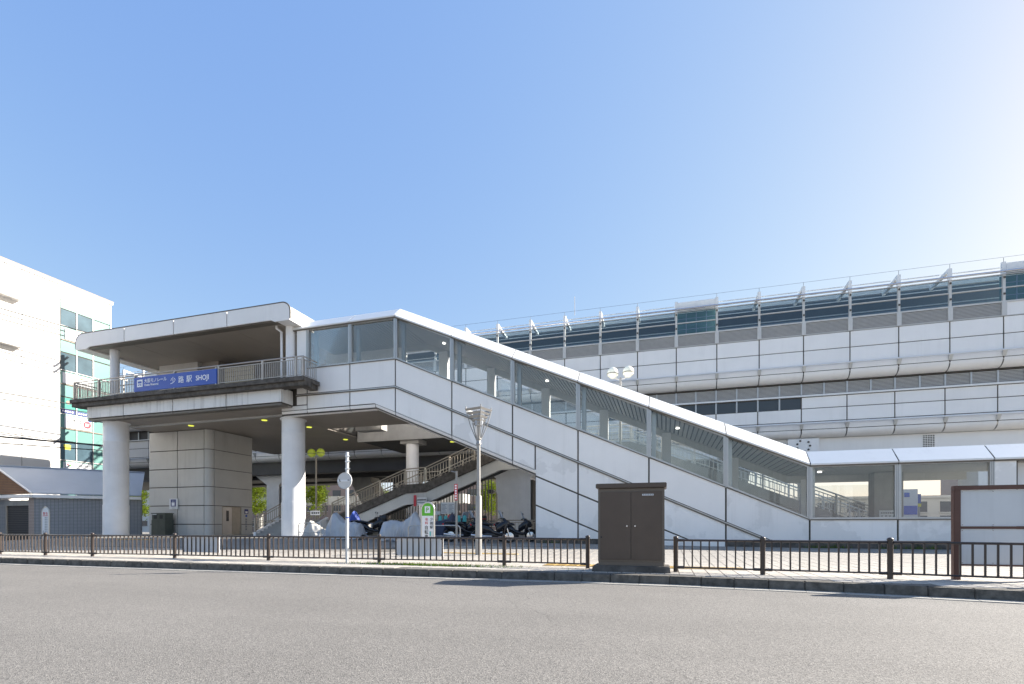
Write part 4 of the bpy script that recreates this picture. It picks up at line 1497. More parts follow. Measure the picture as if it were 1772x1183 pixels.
for a, b in zip(gy, gy[1:]):
    for (z0, z1, m, nm) in ((18.6, 19.27, SPAN, 'spandrel'), (15.15, 17.2, SPAN, 'spandrel'), (11.6, 13.6, SPAN, 'spandrel'), (8.05, 10.15, SPAN, 'spandrel'), (2.5, 6.4, SPAN, 'spandrel')):
        MB().box(OX - .06, OX - .01, a + .03, b - .03, z0, z1).build(nm, m, ob)
    for (z0, z1) in ((17.25, 18.58), (13.7, 15.1), (10.2, 11.55), (6.5, 8.0)):
        last = b > 31
        if z0 == 10.2 and not last:
            w = MB().box(OX - .05, OX - .03, a + .05, b - .05, z0 + .04, z1 - .04).build('window_pane', GREENG, ob)
            MB().box(OX - .028, OX - .02, a + .07, b - .07, z0 + .06, z0 + .38).build('window_lettering_band', NAVY, w)
            for q in range(5):
                MB().box(OX - .02, OX - .015, a + .15 + .17 * q, a + .25 + .17 * q, z0 + .16, z0 + .28).build('window_letter', INKW, w)
            MB().lathe([(.16, 0), (.16, .006), (.12, .007)], (OX - .03, (a + b) / 2, z0 + .95), 12, 'X').build('window_emblem', TRIMR, w)
        else:
            w = MB().box(OX - .05, OX - .03, a + .05, b - .05, z0 + .04, z1 - .04).build('window_pane', GLO if not last else SPAN, ob)
        MB().box(OX - .04, OX + .03, a, b, z0 - .05, z0).build('window_sill', OFFW, w)
for y in gy[1:]:
    MB().box(OX - .05, OX + .02, y - .03, y + .03, 2.5, 19.27).build('mullion', ALU, ob)
for z in (16.1, 12.56, 9.03, 5.6):
    MB().box(OX - .05, OX + .05, 27.95, 31.7, z - .03, z + .03).build('transom', TRIMR if z > 6 else OFFW, ob)
# room behind the windows
for z0 in (17.2, 13.65, 6.45):
    MB().box(-49, OX - .4, 27.95, 31.6, z0, z0 + .06).build('floor_slab', CONC, ob)
# sign boards on the spandrels


def sidetext(nm, body, size, m, par, y, z, x=OX + .055, bold=.003):
    return text(nm, body, size, m, par, (x, y, z), (R(90), 0, R(90)), bold=bold)


for (z0, z1, y0, y1, nm) in ((9.12, 10.05, 28.2, 30.15, 'a'), (12.65, 13.5, 28.05, 30.2, 'b'), (16.2, 17.05, 28.2, 30.2, 'c'), (5.65, 6.35, 28.1, 30.2, 'd')):
    s_ = MB().box(OX - .008, OX + .045, y0, y1, z0, z1).build('sign_board', PLASTW, ob)
    if nm == 'a':
        sidetext('sign_text', 'ロボ団', .40, INK, s_, y0 + .08, z0 + .45, bold=.004)
        sidetext('sign_subtext', '少路駅前校', .2, GREYT, s_, y0 + .12, z0 + .14, bold=0)
        MB().lathe([(.29, 0), (.29, .014)], (OX + .046, y1 - .33, z0 + .46), 24, 'X').build('red_disc', RED, s_)
        sidetext('disc_text', '37', .30, INKW, s_, y1 - .50, z0 + .35, x=OX + .064, bold=.01)
        MB().box(OX + .045, OX + .05, y1 - .25, y1 - .02, z1 - .2, z1 - .02).build('blue_corner', BLUE, s_)
    elif nm == 'b':
        MB().lathe([(.1, 0), (.1, .01)], (OX + .046, y0 + 1.35, z1 - .22), 12, 'X').build('yellow_dot', YEL, s_)
        for q in range(8):
            MB().box(OX + .046, OX + .052, y0 + .25 + .17 * q, y0 + .37 + .17 * q, z0 + .22, z0 + .36).build('small_letter', GREYT, s_)
    elif nm == 'd':
        for q in range(7):
            MB().box(OX + .046, OX + .052, y0 + .95 + .15 * q, y0 + 1.06 + .15 * q, z0 + .42, z0 + .54).build('small_letter', GREYT, s_)
            MB().box(OX + .046, OX + .052, y0 + .95 + .15 * q, y0 + 1.05 + .15 * q, z0 + .16, z0 + .28).build('small_letter', INK, s_)
        MB().lathe([(.07, 0), (.07, .01)], (OX + .046, y0 + .3, z0 + .5), 12, 'X').build('red_dot', RED, s_)
        MB().lathe([(.07, 0), (.07, .01)], (OX + .046, y0 + .48, z0 + .46), 12, 'X').build('green_dot', GREEN, s_)
po = MB().box(OX - .028, OX - .018, 28.15, 28.65, 7.35, 7.75).build('window_poster', YEL, ob)
# small projecting canopies near the left edge of the picture
for z in (17.9, 14.4):
    MB().yz([(20, z), (25.2, z), (25.2, z + .12), (20, z + .3)], OX, OX + .55).build('ledge', OFFW, ob)

# ------------------------------------------------------------------ tiled hut with metal roof
hut = thing('tiled_hut', 'low grey tiled hut with blue grey metal roof beside the left column', 'hut', (-40, 25, .2))
C0 = Vector((-40.8, 23.2))
C1 = C0 + Vector((.69, .724)) * 5.9
CL = Vector((-45.9, 23.45))
RL = Vector((-44.6, 23.42))
RE_ = Vector((-44.6, 23.42)) + Vector((.69, .724)) * 8.2
o = MB().hexa([(C0.x, C0.y, 0), (C1.x, C1.y, 0), (C1.x - .15, C1.y + .16, 0), (C0.x - .15, C0.y + .16, 0), (C0.x, C0.y, 3.1), (C1.x, C1.y, 3.1), (C1.x - .15, C1.y + .16, 3.1), (C0.x - .15, C0.y + .16, 3.1)]).build('tiled_wall', TILEG, hut)
uvbox(o)
o = MB().box(C0.x - .55, C0.x - .02, 23.2, 23.45, 0, 3.1).build('corner_pier', TILEP, hut)
uvbox(o)
sh = MB().box(-43.9, C0.x - .56, 23.4, 23.5, 0, 2.6).build('shutter', SHUT, hut)
for k in range(20):
    MB().box(-43.9, C0.x - .56, 23.385, 23.4, .1 + .125 * k, .16 + .125 * k).build('shutter_slat', BLK, sh)
MB().box(-43.95, -43.8, 23.33, 23.5, 0, 2.7).build('shutter_post', BRONZE, hut)
MB().box(-43.9, C0.x - .56, 23.25, 23.5, 2.6, 2.95).build('shutter_box', CONC, hut)
o = MB().box(-46, -43.96, 23.42, 23.6, 0, 3.0).build('tiled_wall', TILEG, hut)
uvbox(o)
MB().box(-46, C0.x + .1, 22.9, 23.5, 3.12, 3.32).build('white_fascia', WHITE, hut)
d = Vector((.69, .724))
nn = Vector((.724, -.69))
e0, e1 = C0 + nn * .25, C1 + nn * .25
MB().hexa([(e0.x, e0.y, 3.12), (e1.x, e1.y, 3.12), (e1.x - nn.x * .3, e1.y - nn.y * .3, 3.12), (e0.x - nn.x * .3, e0.y - nn.y * .3, 3.12), (e0.x, e0.y, 3.32), (e1.x, e1.y, 3.32), (e1.x - nn.x * .3, e1.y - nn.y * .3, 3.32), (e0.x - nn.x * .3, e0.y - nn.y * .3, 3.32)]).build('white_fascia', WHITE, hut)
rf = MB()
q0, q1, q2, q3 = Vector((e0.x, e0.y, 3.40)), Vector((e1.x, e1.y, 3.40)), Vector((RE_.x, RE_.y, 5.35)), Vector((RL.x, RL.y - .3, 5.38))
nsh = 1
for k in range(nsh):
    t0, t1 = k / nsh, (k + 1) / nsh
    a, b, c_, d_ = q0.lerp(q3, t0), q1.lerp(q2, t0), q1.lerp(q2, t1), q0.lerp(q3, t1)
    up = Vector((0, 0, .035))
    rf = MB().hexa([a - up, b - up, c_ - up, d_ - up, a + up, b + up, c_, d_]).build('roof_sheet', SLATE, hut)
MB().tube([q0 + Vector((-.05, -.05, .02)), q3 + Vector((-.05, -.05, .02))], .06, 6).build('rake_trim', WHITE, hut)
MB().tube([q3 + Vector((0, 0, .03)), q2 + Vector((0, 0, .03))], .06, 6).build('ridge_cap', SLATE, hut)
for k in range(16):
    z0 = 3.42 + .115 * k
    xe = C0.x - (z0 - 3.40) / 1.95 * (C0.x - RL.x) - .1
    if xe > -45.9:
        MB().box(-45.9, xe, 23.30, 23.36, z0, z0 + .09).build('gable_slat', WOOD, hut)
MB().xz([(-45.9, 3.4), (C0.x - .1, 3.4), (-44.6, 5.2), (-45.9, 4.8)], 23.37, 23.5).build('gable_backing', BLK, hut)

# ------------------------------------------------------------------ roadside fence, two runs
fence_pts = [(-25.5, 12.1), (-23.1, 12.1), (-20.7, 12.1), (-18.4, 12.1), (-14.9, 12.2), (-11.25, 12.2), (-7.58, 12.3), (-3.95, 12.35), (-1.77, 12.12)]
fence_pts2 = [(.24, 11.8), (1.97, 11.62), (4.17, 11.42), (6.55, 10.95), (8.6, 10.3)]


def fence(pts, label):
    t = thing('guard_fence', label, 'fence', (pts[len(pts) // 2][0], pts[len(pts) // 2][1], .17))
    z0 = .17
    bm_ = MB().box(-.015, .015, -.015, .015, .125, .70).mesh('baluster', FENCE)
    post = MB().lathe([(.050, -.05), (.050, .755), (.056, .757), (.056, .775), (.045, .795), (.02, .808), (.002, .81)], n=16).mesh('fence_post', FENCE)
    for a, b in zip(pts, pts[1:]):
        A, B = Vector(a), Vector(b)
        u = (B - A).normalized()
        A2, B2 = A + u * .05, B - u * .05
        MB().tube([(A2.x, A2.y, z0 + .715), (B2.x, B2.y, z0 + .715)], .024, 8).build('top_rail', FENCE, t)
        MB().tube([(A2.x, A2.y, z0 + .115), (B2.x, B2.y, z0 + .115)], .018, 8).build('bottom_rail', FENCE, t)
        for e, s_ in ((A2, 1), (B2, -1)):
            for z in (.715, .115):
                MB().tube([(e.x, e.y, z0 + z), (e.x + u.x * .13 * s_, e.y + u.y * .13 * s_, z0 + z)], .031, 8).build('rail_sleeve', FENCE, t)
        L = (B - A).length
        n = int(L / .168)
        ang = math.atan2(u.y, u.x)
        for k in range(1, n):
            q = A + u * (L * k / n)
            inst('baluster', bm_, (q.x, q.y, z0), t, (0, 0, ang))
    for p in pts:
        inst('fence_post', post, (p[0], p[1], z0), t)
    return t


fence(fence_pts, 'long dark brown picket guard fence left of the brown cabinet')
fence(fence_pts2, 'short dark brown picket guard fence right of the brown cabinet')
for (xa, xb, lab) in ((-14.62, -13.15, 'white blank panel tied to the guard fence in front of the lift tower'), (-7.13, -5.68, 'white blank panel tied to the guard fence below the green parking sign')):
    t = thing('white_panel', lab, 'panel', ((xa + xb) / 2, 12.36, .35))
    yv = 12.25 if xa < -10 else 12.39
    MB().box(xa, xb, yv, yv + .012, .38, .875).build('board', PLASTW, t)
    for x in (xa + .05, xb - .05):
        for z in (.42, .84):
            MB().box(x - .012, x + .012, yv - .03, yv + .02, z - .01, z + .01).build('cable_tie', INK, t)

# ------------------------------------------------------------------ brown roadside cabinet
cb = thing('utility_cabinet', 'large brown two door metal utility cabinet on a concrete plinth', 'cabinet', (-.72, 11.8, .17))
MB().hexa([(-1.57, 11.32, .12), (.13, 11.30, .12), (.13, 12.2, .12), (-1.57, 12.22, .12), (-1.55, 11.35, .315), (.11, 11.33, .315), (.11, 12.17, .315), (-1.55, 12.19, .315)]).build('plinth', CONCD, cb, bevel=.02)
MB().box(-1.43, -.01, 11.47, 12.08, .316, .40).build('base_frame', CABF, cb)
MB().box(-1.44, 0, 11.46, 12.1, .401, 2.04).build('body', CABF, cb, bevel=.01)
for (a, b) in ((-1.385, -.718), (-.702, -.055)):
    d_ = MB().box(a, b, 11.435, 11.459, .45, 1.965).build('door', CABM, cb, bevel=.006)
    kx = b - .08 if a < -1 else a + .08
    MB().lathe([(.018, 0), (.018, .03), (.012, .036)], (kx, 11.40, 1.20), 12, 'Y').build('lock', CHROME, d_)
d_ = MB().box(-.47, -.23, 11.428, 11.4345, 1.87, 1.905).build('name_plate', PLASTW, cb)
for k in range(6):
    MB().box(-.455 + .037 * k, -.43 + .037 * k, 11.426, 11.4279, 1.877, 1.898).build('plate_letter', GREYT, d_)
MB().hexa([(-1.485, 11.40, 2.045), (.045, 11.40, 2.045), (.045, 12.16, 2.045), (-1.485, 12.16, 2.045), (-1.485, 11.40, 2.15), (.045, 11.40, 2.15), (.045, 12.16, 2.19), (-1.485, 12.16, 2.19)]).build('cap', CABM, cb, bevel=.012)
MB().lathe([(.02, 0), (.02, .03)], (-1.36, 11.42, .95), 10, 'Y').build('cable_knob', INK, cb)

# ------------------------------------------------------------------ notice board
nb = thing('notice_board', 'brown framed notice board with blank white face at the right edge', 'notice board', (5.9, 11.6, .17))
for x in (5.24, 6.36):
    MB().box(x - .055, x + .055, 11.55, 11.66, .1, 1.88).build('post', BOARDF, nb, bevel=.006)
MB().box(5.19, 6.41, 11.54, 11.67, 1.881, 1.96).build('top_rail', BOARDF, nb, bevel=.006)
MB().box(5.30, 6.30, 11.57, 11.64, 1.145, 1.195).build('middle_rail', BOARDF, nb)
MB().box(5.30, 6.30, 11.57, 11.64, .45, .48).build('bottom_rail', BOARDF, nb)
for (z0, z1) in ((1.197, 1.87), (.482, 1.143)):
    p_ = MB().box(5.305, 6.295, 11.585, 11.61, z0, z1).build('face_panel', BOARDW, nb)
    for x in (5.33, 5.8, 6.27):
        for z in (z0 + .025, z1 - .025):
            MB().lathe([(.008, 0), (.008, .012)], (x, 11.574, z), 8, 'Y').build('screw', CHROME, p_)

nb.location.x += 0.06

# ------------------------------------------------------------------ crown-headed street lamp
lp = thing('crown_lamp', 'tall grey steel street lamp with flared louvred crown head', 'street lamp', (-6.07, 16.1, gz(-6, 16)))
lx, ly, lz = -6.07, 16.1, gz(-6.07, 16.1)
GALV = mat('galvanised_steel', (.30, .295, .285), .5, metal=.4, var=.08, vscale=5)
MB().lathe([(.115, lz - .05), (.108, 2.2), (.10, 2.23)], (lx, ly, 0), 24).build('lower_pole', GALV, lp)
MB().lathe([(.068, 2.2), (.062, 4.05)], (lx, ly, 0), 20).build('upper_pole', GALV, lp)
MB().lathe([(.09, 3.97), (.09, 4.03), (.075, 4.05), (.075, 4.14), (.095, 4.15), (.095, 4.2)], (lx, ly, 0), 20).build('collar', GALV, lp)
MB().lathe([(.045, 4.1), (.045, 4.75)], (lx, ly, 0), 14).build('head_stem', GALV, lp)
an0 = R(30)
for k in range(4):
    a = an0 + k * math.pi / 2
    c_, s_ = math.cos(a), math.sin(a)
    MB().tube([(lx + .06 * c_, ly + .06 * s_, 4.1), (lx + .28 * c_, ly + .28 * s_, 4.6), (lx + .43 * c_, ly + .43 * s_, 5.12), (lx + .435 * c_, ly + .435 * s_, 5.26)], .016, 8).build('crown_rod', GALV, lp)
    for w in (-.07, .07):
        MB().tube([(lx + .05 * c_ - w * .5 * s_, ly + .05 * s_ + w * .5 * c_, 4.1), (lx + .21 * c_ - w * s_, ly + .21 * s_ + w * c_, 4.72)], .011, 6).build('crown_rod', GALV, lp)
for k in range(5):
    z = 4.62 + .12 * k
    h = .12 + .064 * k
    vs = []
    for (rr, zz) in ((h, z), (h + .055, z + .075), (h + .045, z + .08), (h - .012, z + .005)):
        for q in range(4):
            a = an0 + q * math.pi / 2
            vs.append((lx + rr * 1.12 * math.cos(a), ly + rr * 1.12 * math.sin(a), zz))
    fs = [(i * 4 + q, i * 4 + (q + 1) % 4, ((i + 1) % 4) * 4 + (q + 1) % 4, ((i + 1) % 4) * 4 + q) for i in range(4) for q in range(4)]
    MB().add(vs, fs).build('louvre_ring', GALV, lp)
MB().lathe([(.13, 4.62), (.2, 4.9), (.2, 5.1), (.05, 5.14)], (lx, ly, 0), 16).build('lamp_glass', SLATE, lp)

# ------------------------------------------------------------------ white pole with the back of a round sign
rp = thing('round_sign_pole', 'slim white pole carrying the grey back of a round road sign', 'road sign', (-8.4, 12.0, .17))
MB().lathe([(.043, .1), (.043, 3.22), (.035, 3.24)], (-8.4, 12.0, 0), 18).build('pole', FARW, rp)
sd = MB().lathe([(.225, 0), (.225, .012)], (-8.44, 11.935, 2.45), 32, 'Y').build('sign_disc', FARW, rp)
MB().box(-8.66, -8.22, 11.925, 11.934, 2.425, 2.475).build('sign_bracket', PLASTW, sd)
MB().box(-8.60, -8.585, 11.918, 11.9245, 2.43, 2.49).build('mark', INK, sd)
MB().box(-8.584, -8.55, 11.918, 11.9245, 2.43, 2.445).build('mark', INK, sd)
MB().box(-8.33, -8.27, 11.918, 11.9245, 2.445, 2.475).build('mark', GREYT, sd)
MB().lathe([(.232, 0), (.232, .02), (.222, .02), (.222, 0)], (-8.44, 11.93, 2.45), 32, 'Y', cap=False).build('sign_rim', PLASTW, sd)
for z in (2.45, 2.78, 2.98, 3.13):
    MB().lathe([(.057, -.018), (.057, .018)], (-8.4, 12.0, z), 18).build('pole_clamp', PLASTW, rp)
    MB().box(-8.345, -8.30, 11.97, 12.0, z - .016, z + .016).build('clamp_bolt', CHROME, rp)
MB().lathe([(.0515, 0), (.0515, .03)], (-8.4, 12.0, 1.42), 18).build('blue_tape', BLUE, rp)

# ------------------------------------------------------------------ arched signs on the pavement
def arch_sign(name, label, cat, x, y, w, h, edge=STEEL):
    z0 = gz(x, y)
    t = thing(name, label, cat, (x, y, z0))
    r = w / 2
    pts = [(x - r, y, z0 - .05), (x - r, y, z0 + h - r)] + [(x + r * math.cos(R(180 - 18 * k)), y, z0 + h - r + r * math.sin(R(180 - 18 * k))) for k in range(1, 10)] + [(x + r, y, z0 + h - r), (x + r, y, z0 - .05)]
    MB().tube(pts, .03, 10).build('tube_frame', edge, t)
    return t, z0


t, z0 = arch_sign('parking_sign', 'arched parking sign with green top and black vertical lettering', 'sign', -8.1, 16.35, .50, 1.82)
r = .225
face = [(-8.1 - r, z0 + .12), (-8.1 + r, z0 + .12), (-8.1 + r, z0 + 1.34), (-8.1 - r, z0 + 1.34)]
MB().xz(face, 16.335, 16.36).build('white_face', PLASTW, t)
gr = MB().xz([(-8.1 - r, z0 + 1.341), (-8.1 + r, z0 + 1.341), (-8.1 + r, z0 + 1.57)] + [(-8.1 + r * math.cos(R(15 * k)), z0 + 1.57 + r * math.sin(R(15 * k))) for k in range(1, 12)] + [(-8.1 - r, z0 + 1.57)], 16.335, 16.36).build('green_top', GREEN, t)
MB().box(-8.21, -8.0, 16.330, 16.3345, z0 + 1.44, z0 + 1.68).build('white_square', PLASTW, gr)
text('parking_letter', 'P', .22, GREEN, gr, (-8.165, 16.327, z0 + 1.48), bold=.004)
for k, ch in enumerate('少路駅'):
    text('sign_character', ch, .125, INK, t, (-8.01, 16.331, z0 + 1.17 - .14 * k), bold=.001)
for k, ch in enumerate('有料'):
    text('sign_character', ch, .115, RED, t, (-8.20, 16.331, z0 + 1.17 - .13 * k), bold=.001)
for k, ch in enumerate('自転車駐車'):
    text('sign_character', ch, .155, INK, t, (-8.225, 16.331, z0 + .86 - .16 * k), bold=.0015)
st = MB().box(-8.03, -7.90, 16.330, 16.3345, z0 + .42, z0 + .80).build('sticker', FARW, t)
MB().box(-8.02, -7.97, 16.327, 16.3299, z0 + .62, z0 + .78).build('sticker_blue', TEAL, st)

t, z0 = arch_sign('warning_sign', 'small arched white warning sign with red heading by the tiled hut', 'sign', -31.8, 18.6, .54, 1.83)
r = .24
MB().xz([(-31.8 - r, z0 + .1), (-31.8 + r, z0 + .1), (-31.8 + r, z0 + 1.56)] + [(-31.8 + r * math.cos(R(15 * k)), z0 + 1.56 + r * math.sin(R(15 * k))) for k in range(1, 12)] + [(-31.8 - r, z0 + 1.56)], 18.585, 18.61).build('white_face', PLASTW, t)
text('heading', '警', .17, RED, t, (-31.98, 18.582, z0 + 1.43), bold=.0015)
text('heading', '告', .17, RED, t, (-31.78, 18.582, z0 + 1.43), bold=.0015)
MB().box(-31.99, -31.6, 18.578, 18.584, z0 + 1.36, z0 + 1.39).build('red_rule', RED, t)
for c_, x in enumerate((-31.67, -31.80, -31.95)):
    for k in range(11 if c_ < 2 else 3):
        MB().box(x - .028, x + .028, 18.578, 18.584, z0 + 1.24 - .09 * k - (.72 if c_ == 2 else 0), z0 + 1.30 - .09 * k - (.72 if c_ == 2 else 0)).build('small_character', GREYT, t)

# ------------------------------------------------------------------ bin and lift sign by the tower
bn = thing('litter_box', 'dark green metal double litter box against the lift tower', 'litter box', (-34.0, 26.5, .55))
bx0, bx1, by0, by1 = -34.0, -32.75, 26.1, 26.75
MB().box(bx0, bx1, by0, by1, .5, 1.62).build('body', BINM, bn, bevel=.015)
MB().box(bx0 + .02, bx1 - .02, by0 + .02, by1 - .02, 1.621, 2.05).build('hood', BINM, bn, bevel=.015)
MB().box(bx0 - .02, bx1 + .02, by0 - .02, by1, 2.051, 2.10).build('lid', BINM, bn)
for k in range(2):
    x = bx0 + .22 + .52 * k
    MB().box(x, x + .28, by0 + .008, by0 + .019, 1.7, 1.95).build('slot', BLK, bn)
MB().box(bx0 + .62, bx0 + .63, by0 - .006, by0, .56, 1.58).build('door_seam', BLK, bn)
MB().box(bx0 + .1, bx0 + .45, by0 - .001, by0 + .0195, 1.98, 2.03).build('label_plate', PLASTW, bn)
ls = thing('lift_direction_sign', 'square white sign with blue lift pictogram above the litter box', 'sign', (-33.0, 26.95, 2.5))
MB().box(-33.35, -32.6, 26.9, 26.96, 2.38, 3.12).build('board', PLASTW, ls)
pc = MB().box(-33.2, -32.75, 26.888, 26.899, 2.57, 3.06).build('pictogram', NAVY, ls)
MB().box(-33.11, -32.84, 26.88, 26.887, 2.62, 2.86).build('pictogram_cab', INKW, pc)
for x in (-33.05, -32.9):
    MB().lathe([(.035, 0), (.035, .007)], (x, 26.88, 2.95), 10, 'Y').build('pictogram_head', INKW, pc)
MB().box(-33.12, -32.82, 26.893, 26.8995, 2.45, 2.48).build('small_print', GREYT, ls)

# ------------------------------------------------------------------ twin globe lamps
def globe_lamp(x, y, z0, zt, m, label, r=.3, spread=.42):
    t = thing('globe_lamp', label, 'street lamp', (x, y, z0), group=None)
    MB().lathe([(.10, z0 - .05), (.075, z0 + 1.2), (.06, zt - .25)], (x, y, 0), 16).build('pole', CONC if m is LAMPG else BRONZE, t)
    for s_ in (-1, 1):
        MB().tube([(x, y, zt - .35), (x + s_ * spread * .5, y, zt - .3), (x + s_ * spread, y, zt - .2)], .04, 8).build('arm', STEELB, t)
        g_ = MB().lathe([(.10, zt - .26), (r * .92, zt - .12), (r, zt), (r * .94, zt + .14), (r * .75, zt + .25), (r * .4, zt + .33), (.02, zt + .35)], (x + s_ * spread, y, 0), 20).build('globe', m, t)
        MB().lathe([(r + .012, zt - .03), (r + .012, zt + .01)], (x + s_ * spread, y, 0), 20, cap=False).build('globe_band', BELT, g_)
    return t


globe_lamp(-2.32, 28.2, .4, 9.6, LAMPG, 'twin white globe lamp standing behind the stairway roof')
globe_lamp(-24.8, 31.6, .55, 6.6, LAMPY, 'twin yellow green globe lamp under the raised deck', .3, .40)
t = thing('box_lamp', 'short bronze post lamp with box head beside the pale pier', 'street lamp', (-11.9, 35.4, .45))
MB().tube([(-11.9, 35.4, .4), (-11.9, 35.4, 3.55), (-12.0, 35.35, 3.75), (-12.15, 35.3, 3.8)], .07, 10).build('post', BRONZE, t)
MB().box(-12.55, -12.1, 35.15, 35.45, 3.6, 3.9).build('head', BLK, t)

# ------------------------------------------------------------------ motorbikes and covered bikes
def scooter(name, label, loc, rotz, paint=GLOSSB, box=True, big=False):
    t = thing(name, label, 'motorbike', loc, rotz, 'parked motorbikes', local=True)
    for x in (-.62, .68):
        w = MB().lathe([(.19, -.045), (.25, -.055), (.275, -.03), (.28, 0), (.275, .03), (.25, .055), (.19, .045)], (x, 0, .28), 24, 'Y', cap=False).build('wheel', RUB, t)
        MB().lathe([(.05, -.05), (.19, -.03), (.195, 0), (.19, .03), (.05, .05)], (x, 0, .28), 18, 'Y').build('rim', CHROME, w)
        MB().loft([((x - .31, 0, .40), .05, .02, -.6), ((x - .15, 0, .55), .07, .03, -.3), ((x + .05, 0, .585), .075, .03, 0), ((x + .24, 0, .50), .06, .02, .5)], 10).build('mudguard', paint, t)
    MB().loft([((-.95, 0, .80), .06, .05, 0), ((-.8, 0, .74), .15, .13, 0), ((-.5, 0, .66), .19, .19, 0), ((-.2, 0, .58), .18, .19, 0), ((.0, 0, .46), .16, .12, 0), ((.3, 0, .38), .15, .07, 0), ((.48, 0, .42), .15, .09, .3)], 16, 2.6).build('body_shell', paint, t)
    MB().loft([((.42, 0, .40), .17, .10, .5), ((.50, 0, .62), .20, .14, .9), ((.50, 0, .82), .20, .12, 1.1), ((.44, 0, 1.0), .14, .10, 1.2), ((.42, 0, 1.08), .07, .05, 1.2)], 16, 2.4).build('leg_shield', paint, t)
    MB().loft([((-.9, 0, .88), .09, .03, 0), ((-.6, 0, .88), .15, .06, 0), ((-.3, 0, .84), .16, .07, 0), ((-.05, 0, .80), .11, .05, 0)], 12, 2.6).build('seat', BLK, t)
    MB().loft([((-.45, 0, .32), .10, .10, 0), ((-.3, 0, .36), .15, .17, 0), ((-.05, 0, .36), .15, .17, 0), ((.15, 0, .32), .11, .10, 0)], 12, 3.0).build('engine', BLK, t)
    MB().loft([((.12, 0, .60), .10, .14, 0), ((.28, 0, .70), .16, .20, 0), ((.48, 0, .84), .20, .20, .2), ((.64, 0, .80), .15, .15, .3), ((.74, 0, .74), .06, .06, .3)], 14, 2.5).build('front_cowl', paint, t)
    MB().tube([(.66, .11, .30), (.52, .09, .8), (.42, .05, 1.02)], .028, 8).build('fork', CHROME, t)
    MB().tube([(.66, -.11, .30), (.52, -.09, .8), (.42, -.05, 1.02)], .028, 8).build('fork', CHROME, t)
    MB().tube([(.26, -.34, 1.04), (.38, -.16, 1.08), (.41, 0, 1.08), (.38, .16, 1.08), (.26, .34, 1.04)], .02, 8).build('handlebar', BLK, t)
    for s_ in (-1, 1):
        MB().tube([(.32, s_ * .26, 1.06), (.33, s_ * .32, 1.27)], .008, 6).build('mirror_stem', BLK, t)
        MB().loft([((.31, s_ * .33, 1.30), .075, .045, 0), ((.34, s_ * .33, 1.30), .06, .035, 0)], 12).build('mirror', BLK, t)
    MB().loft([((.60, 0, .86), .10, .08, .3), ((.66, 0, .84), .075, .055, .3)], 12).build('headlight', CHROME, t)
    MB().loft([((-.99, 0, .80), .07, .035, 0), ((-.94, 0, .80), .09, .05, 0)], 10).build('tail_light', TAIL, t)
    MB().tube([(-.1, -.17, .3), (-.5, -.2, .30), (-.98, -.22, .36)], [.03, .055, .06], 10).build('exhaust', CHROME, t)
    MB().tube([(-.15, .1, .3), (-.2, .25, .02)], .015, 6).build('side_stand', BLK, t)
    MB().hexa([(.34, -.2, 1.1), (.40, -.2, 1.1), (.40, .2, 1.1), (.34, .2, 1.1), (.22, -.16, 1.42), (.24, -.16, 1.42), (.24, .16, 1.42), (.22, .16, 1.42)]).build('windscreen', SLATE, t) if big else None
    if box:
        b_ = MB().loft([((-1.12, 0, 1.05), .17, .14, 0), ((-1.08, 0, 1.05), .21, .17, 0), ((-.78, 0, 1.05), .21, .17, 0), ((-.74, 0, 1.05), .17, .14, 0)], 16, 4.5).build('top_box', BLK, t)
        MB().box(-1.135, -1.12, -.12, .12, 1.03, 1.06).build('reflector', TAIL, b_)
    t.scale = (1.12, 1.15, 1.08)
    return t


def gl(x, y):
    return (x, y, gz(x, y))


scooter('motorbike', 'black motorbike in front, just right of the crown lamp pole', gl(-7.7, 22.4), R(28), box=False, big=True)
scooter('motorbike', 'rightmost black motorbike near the white stairway wall', gl(-7.2, 24.4), R(14), box=False, big=True)
scooter('motorbike', 'black motorbike half hidden by the crown lamp pole', gl(-9.4, 23.0), R(35), box=False, big=True)
scooter('motorbike', 'black scooter rear with red tail light beside the silver cover', gl(-15.3, 23.9), R(25), box=False)
scooter('motorbike', 'black motorbike with round top box behind the second silver cover', gl(-14.3, 25.6), R(20), box=True)
scooter('motorbike', 'black motorbike in the back row behind the teal bags', gl(-10.2, 25.6), R(150), box=True, big=True)


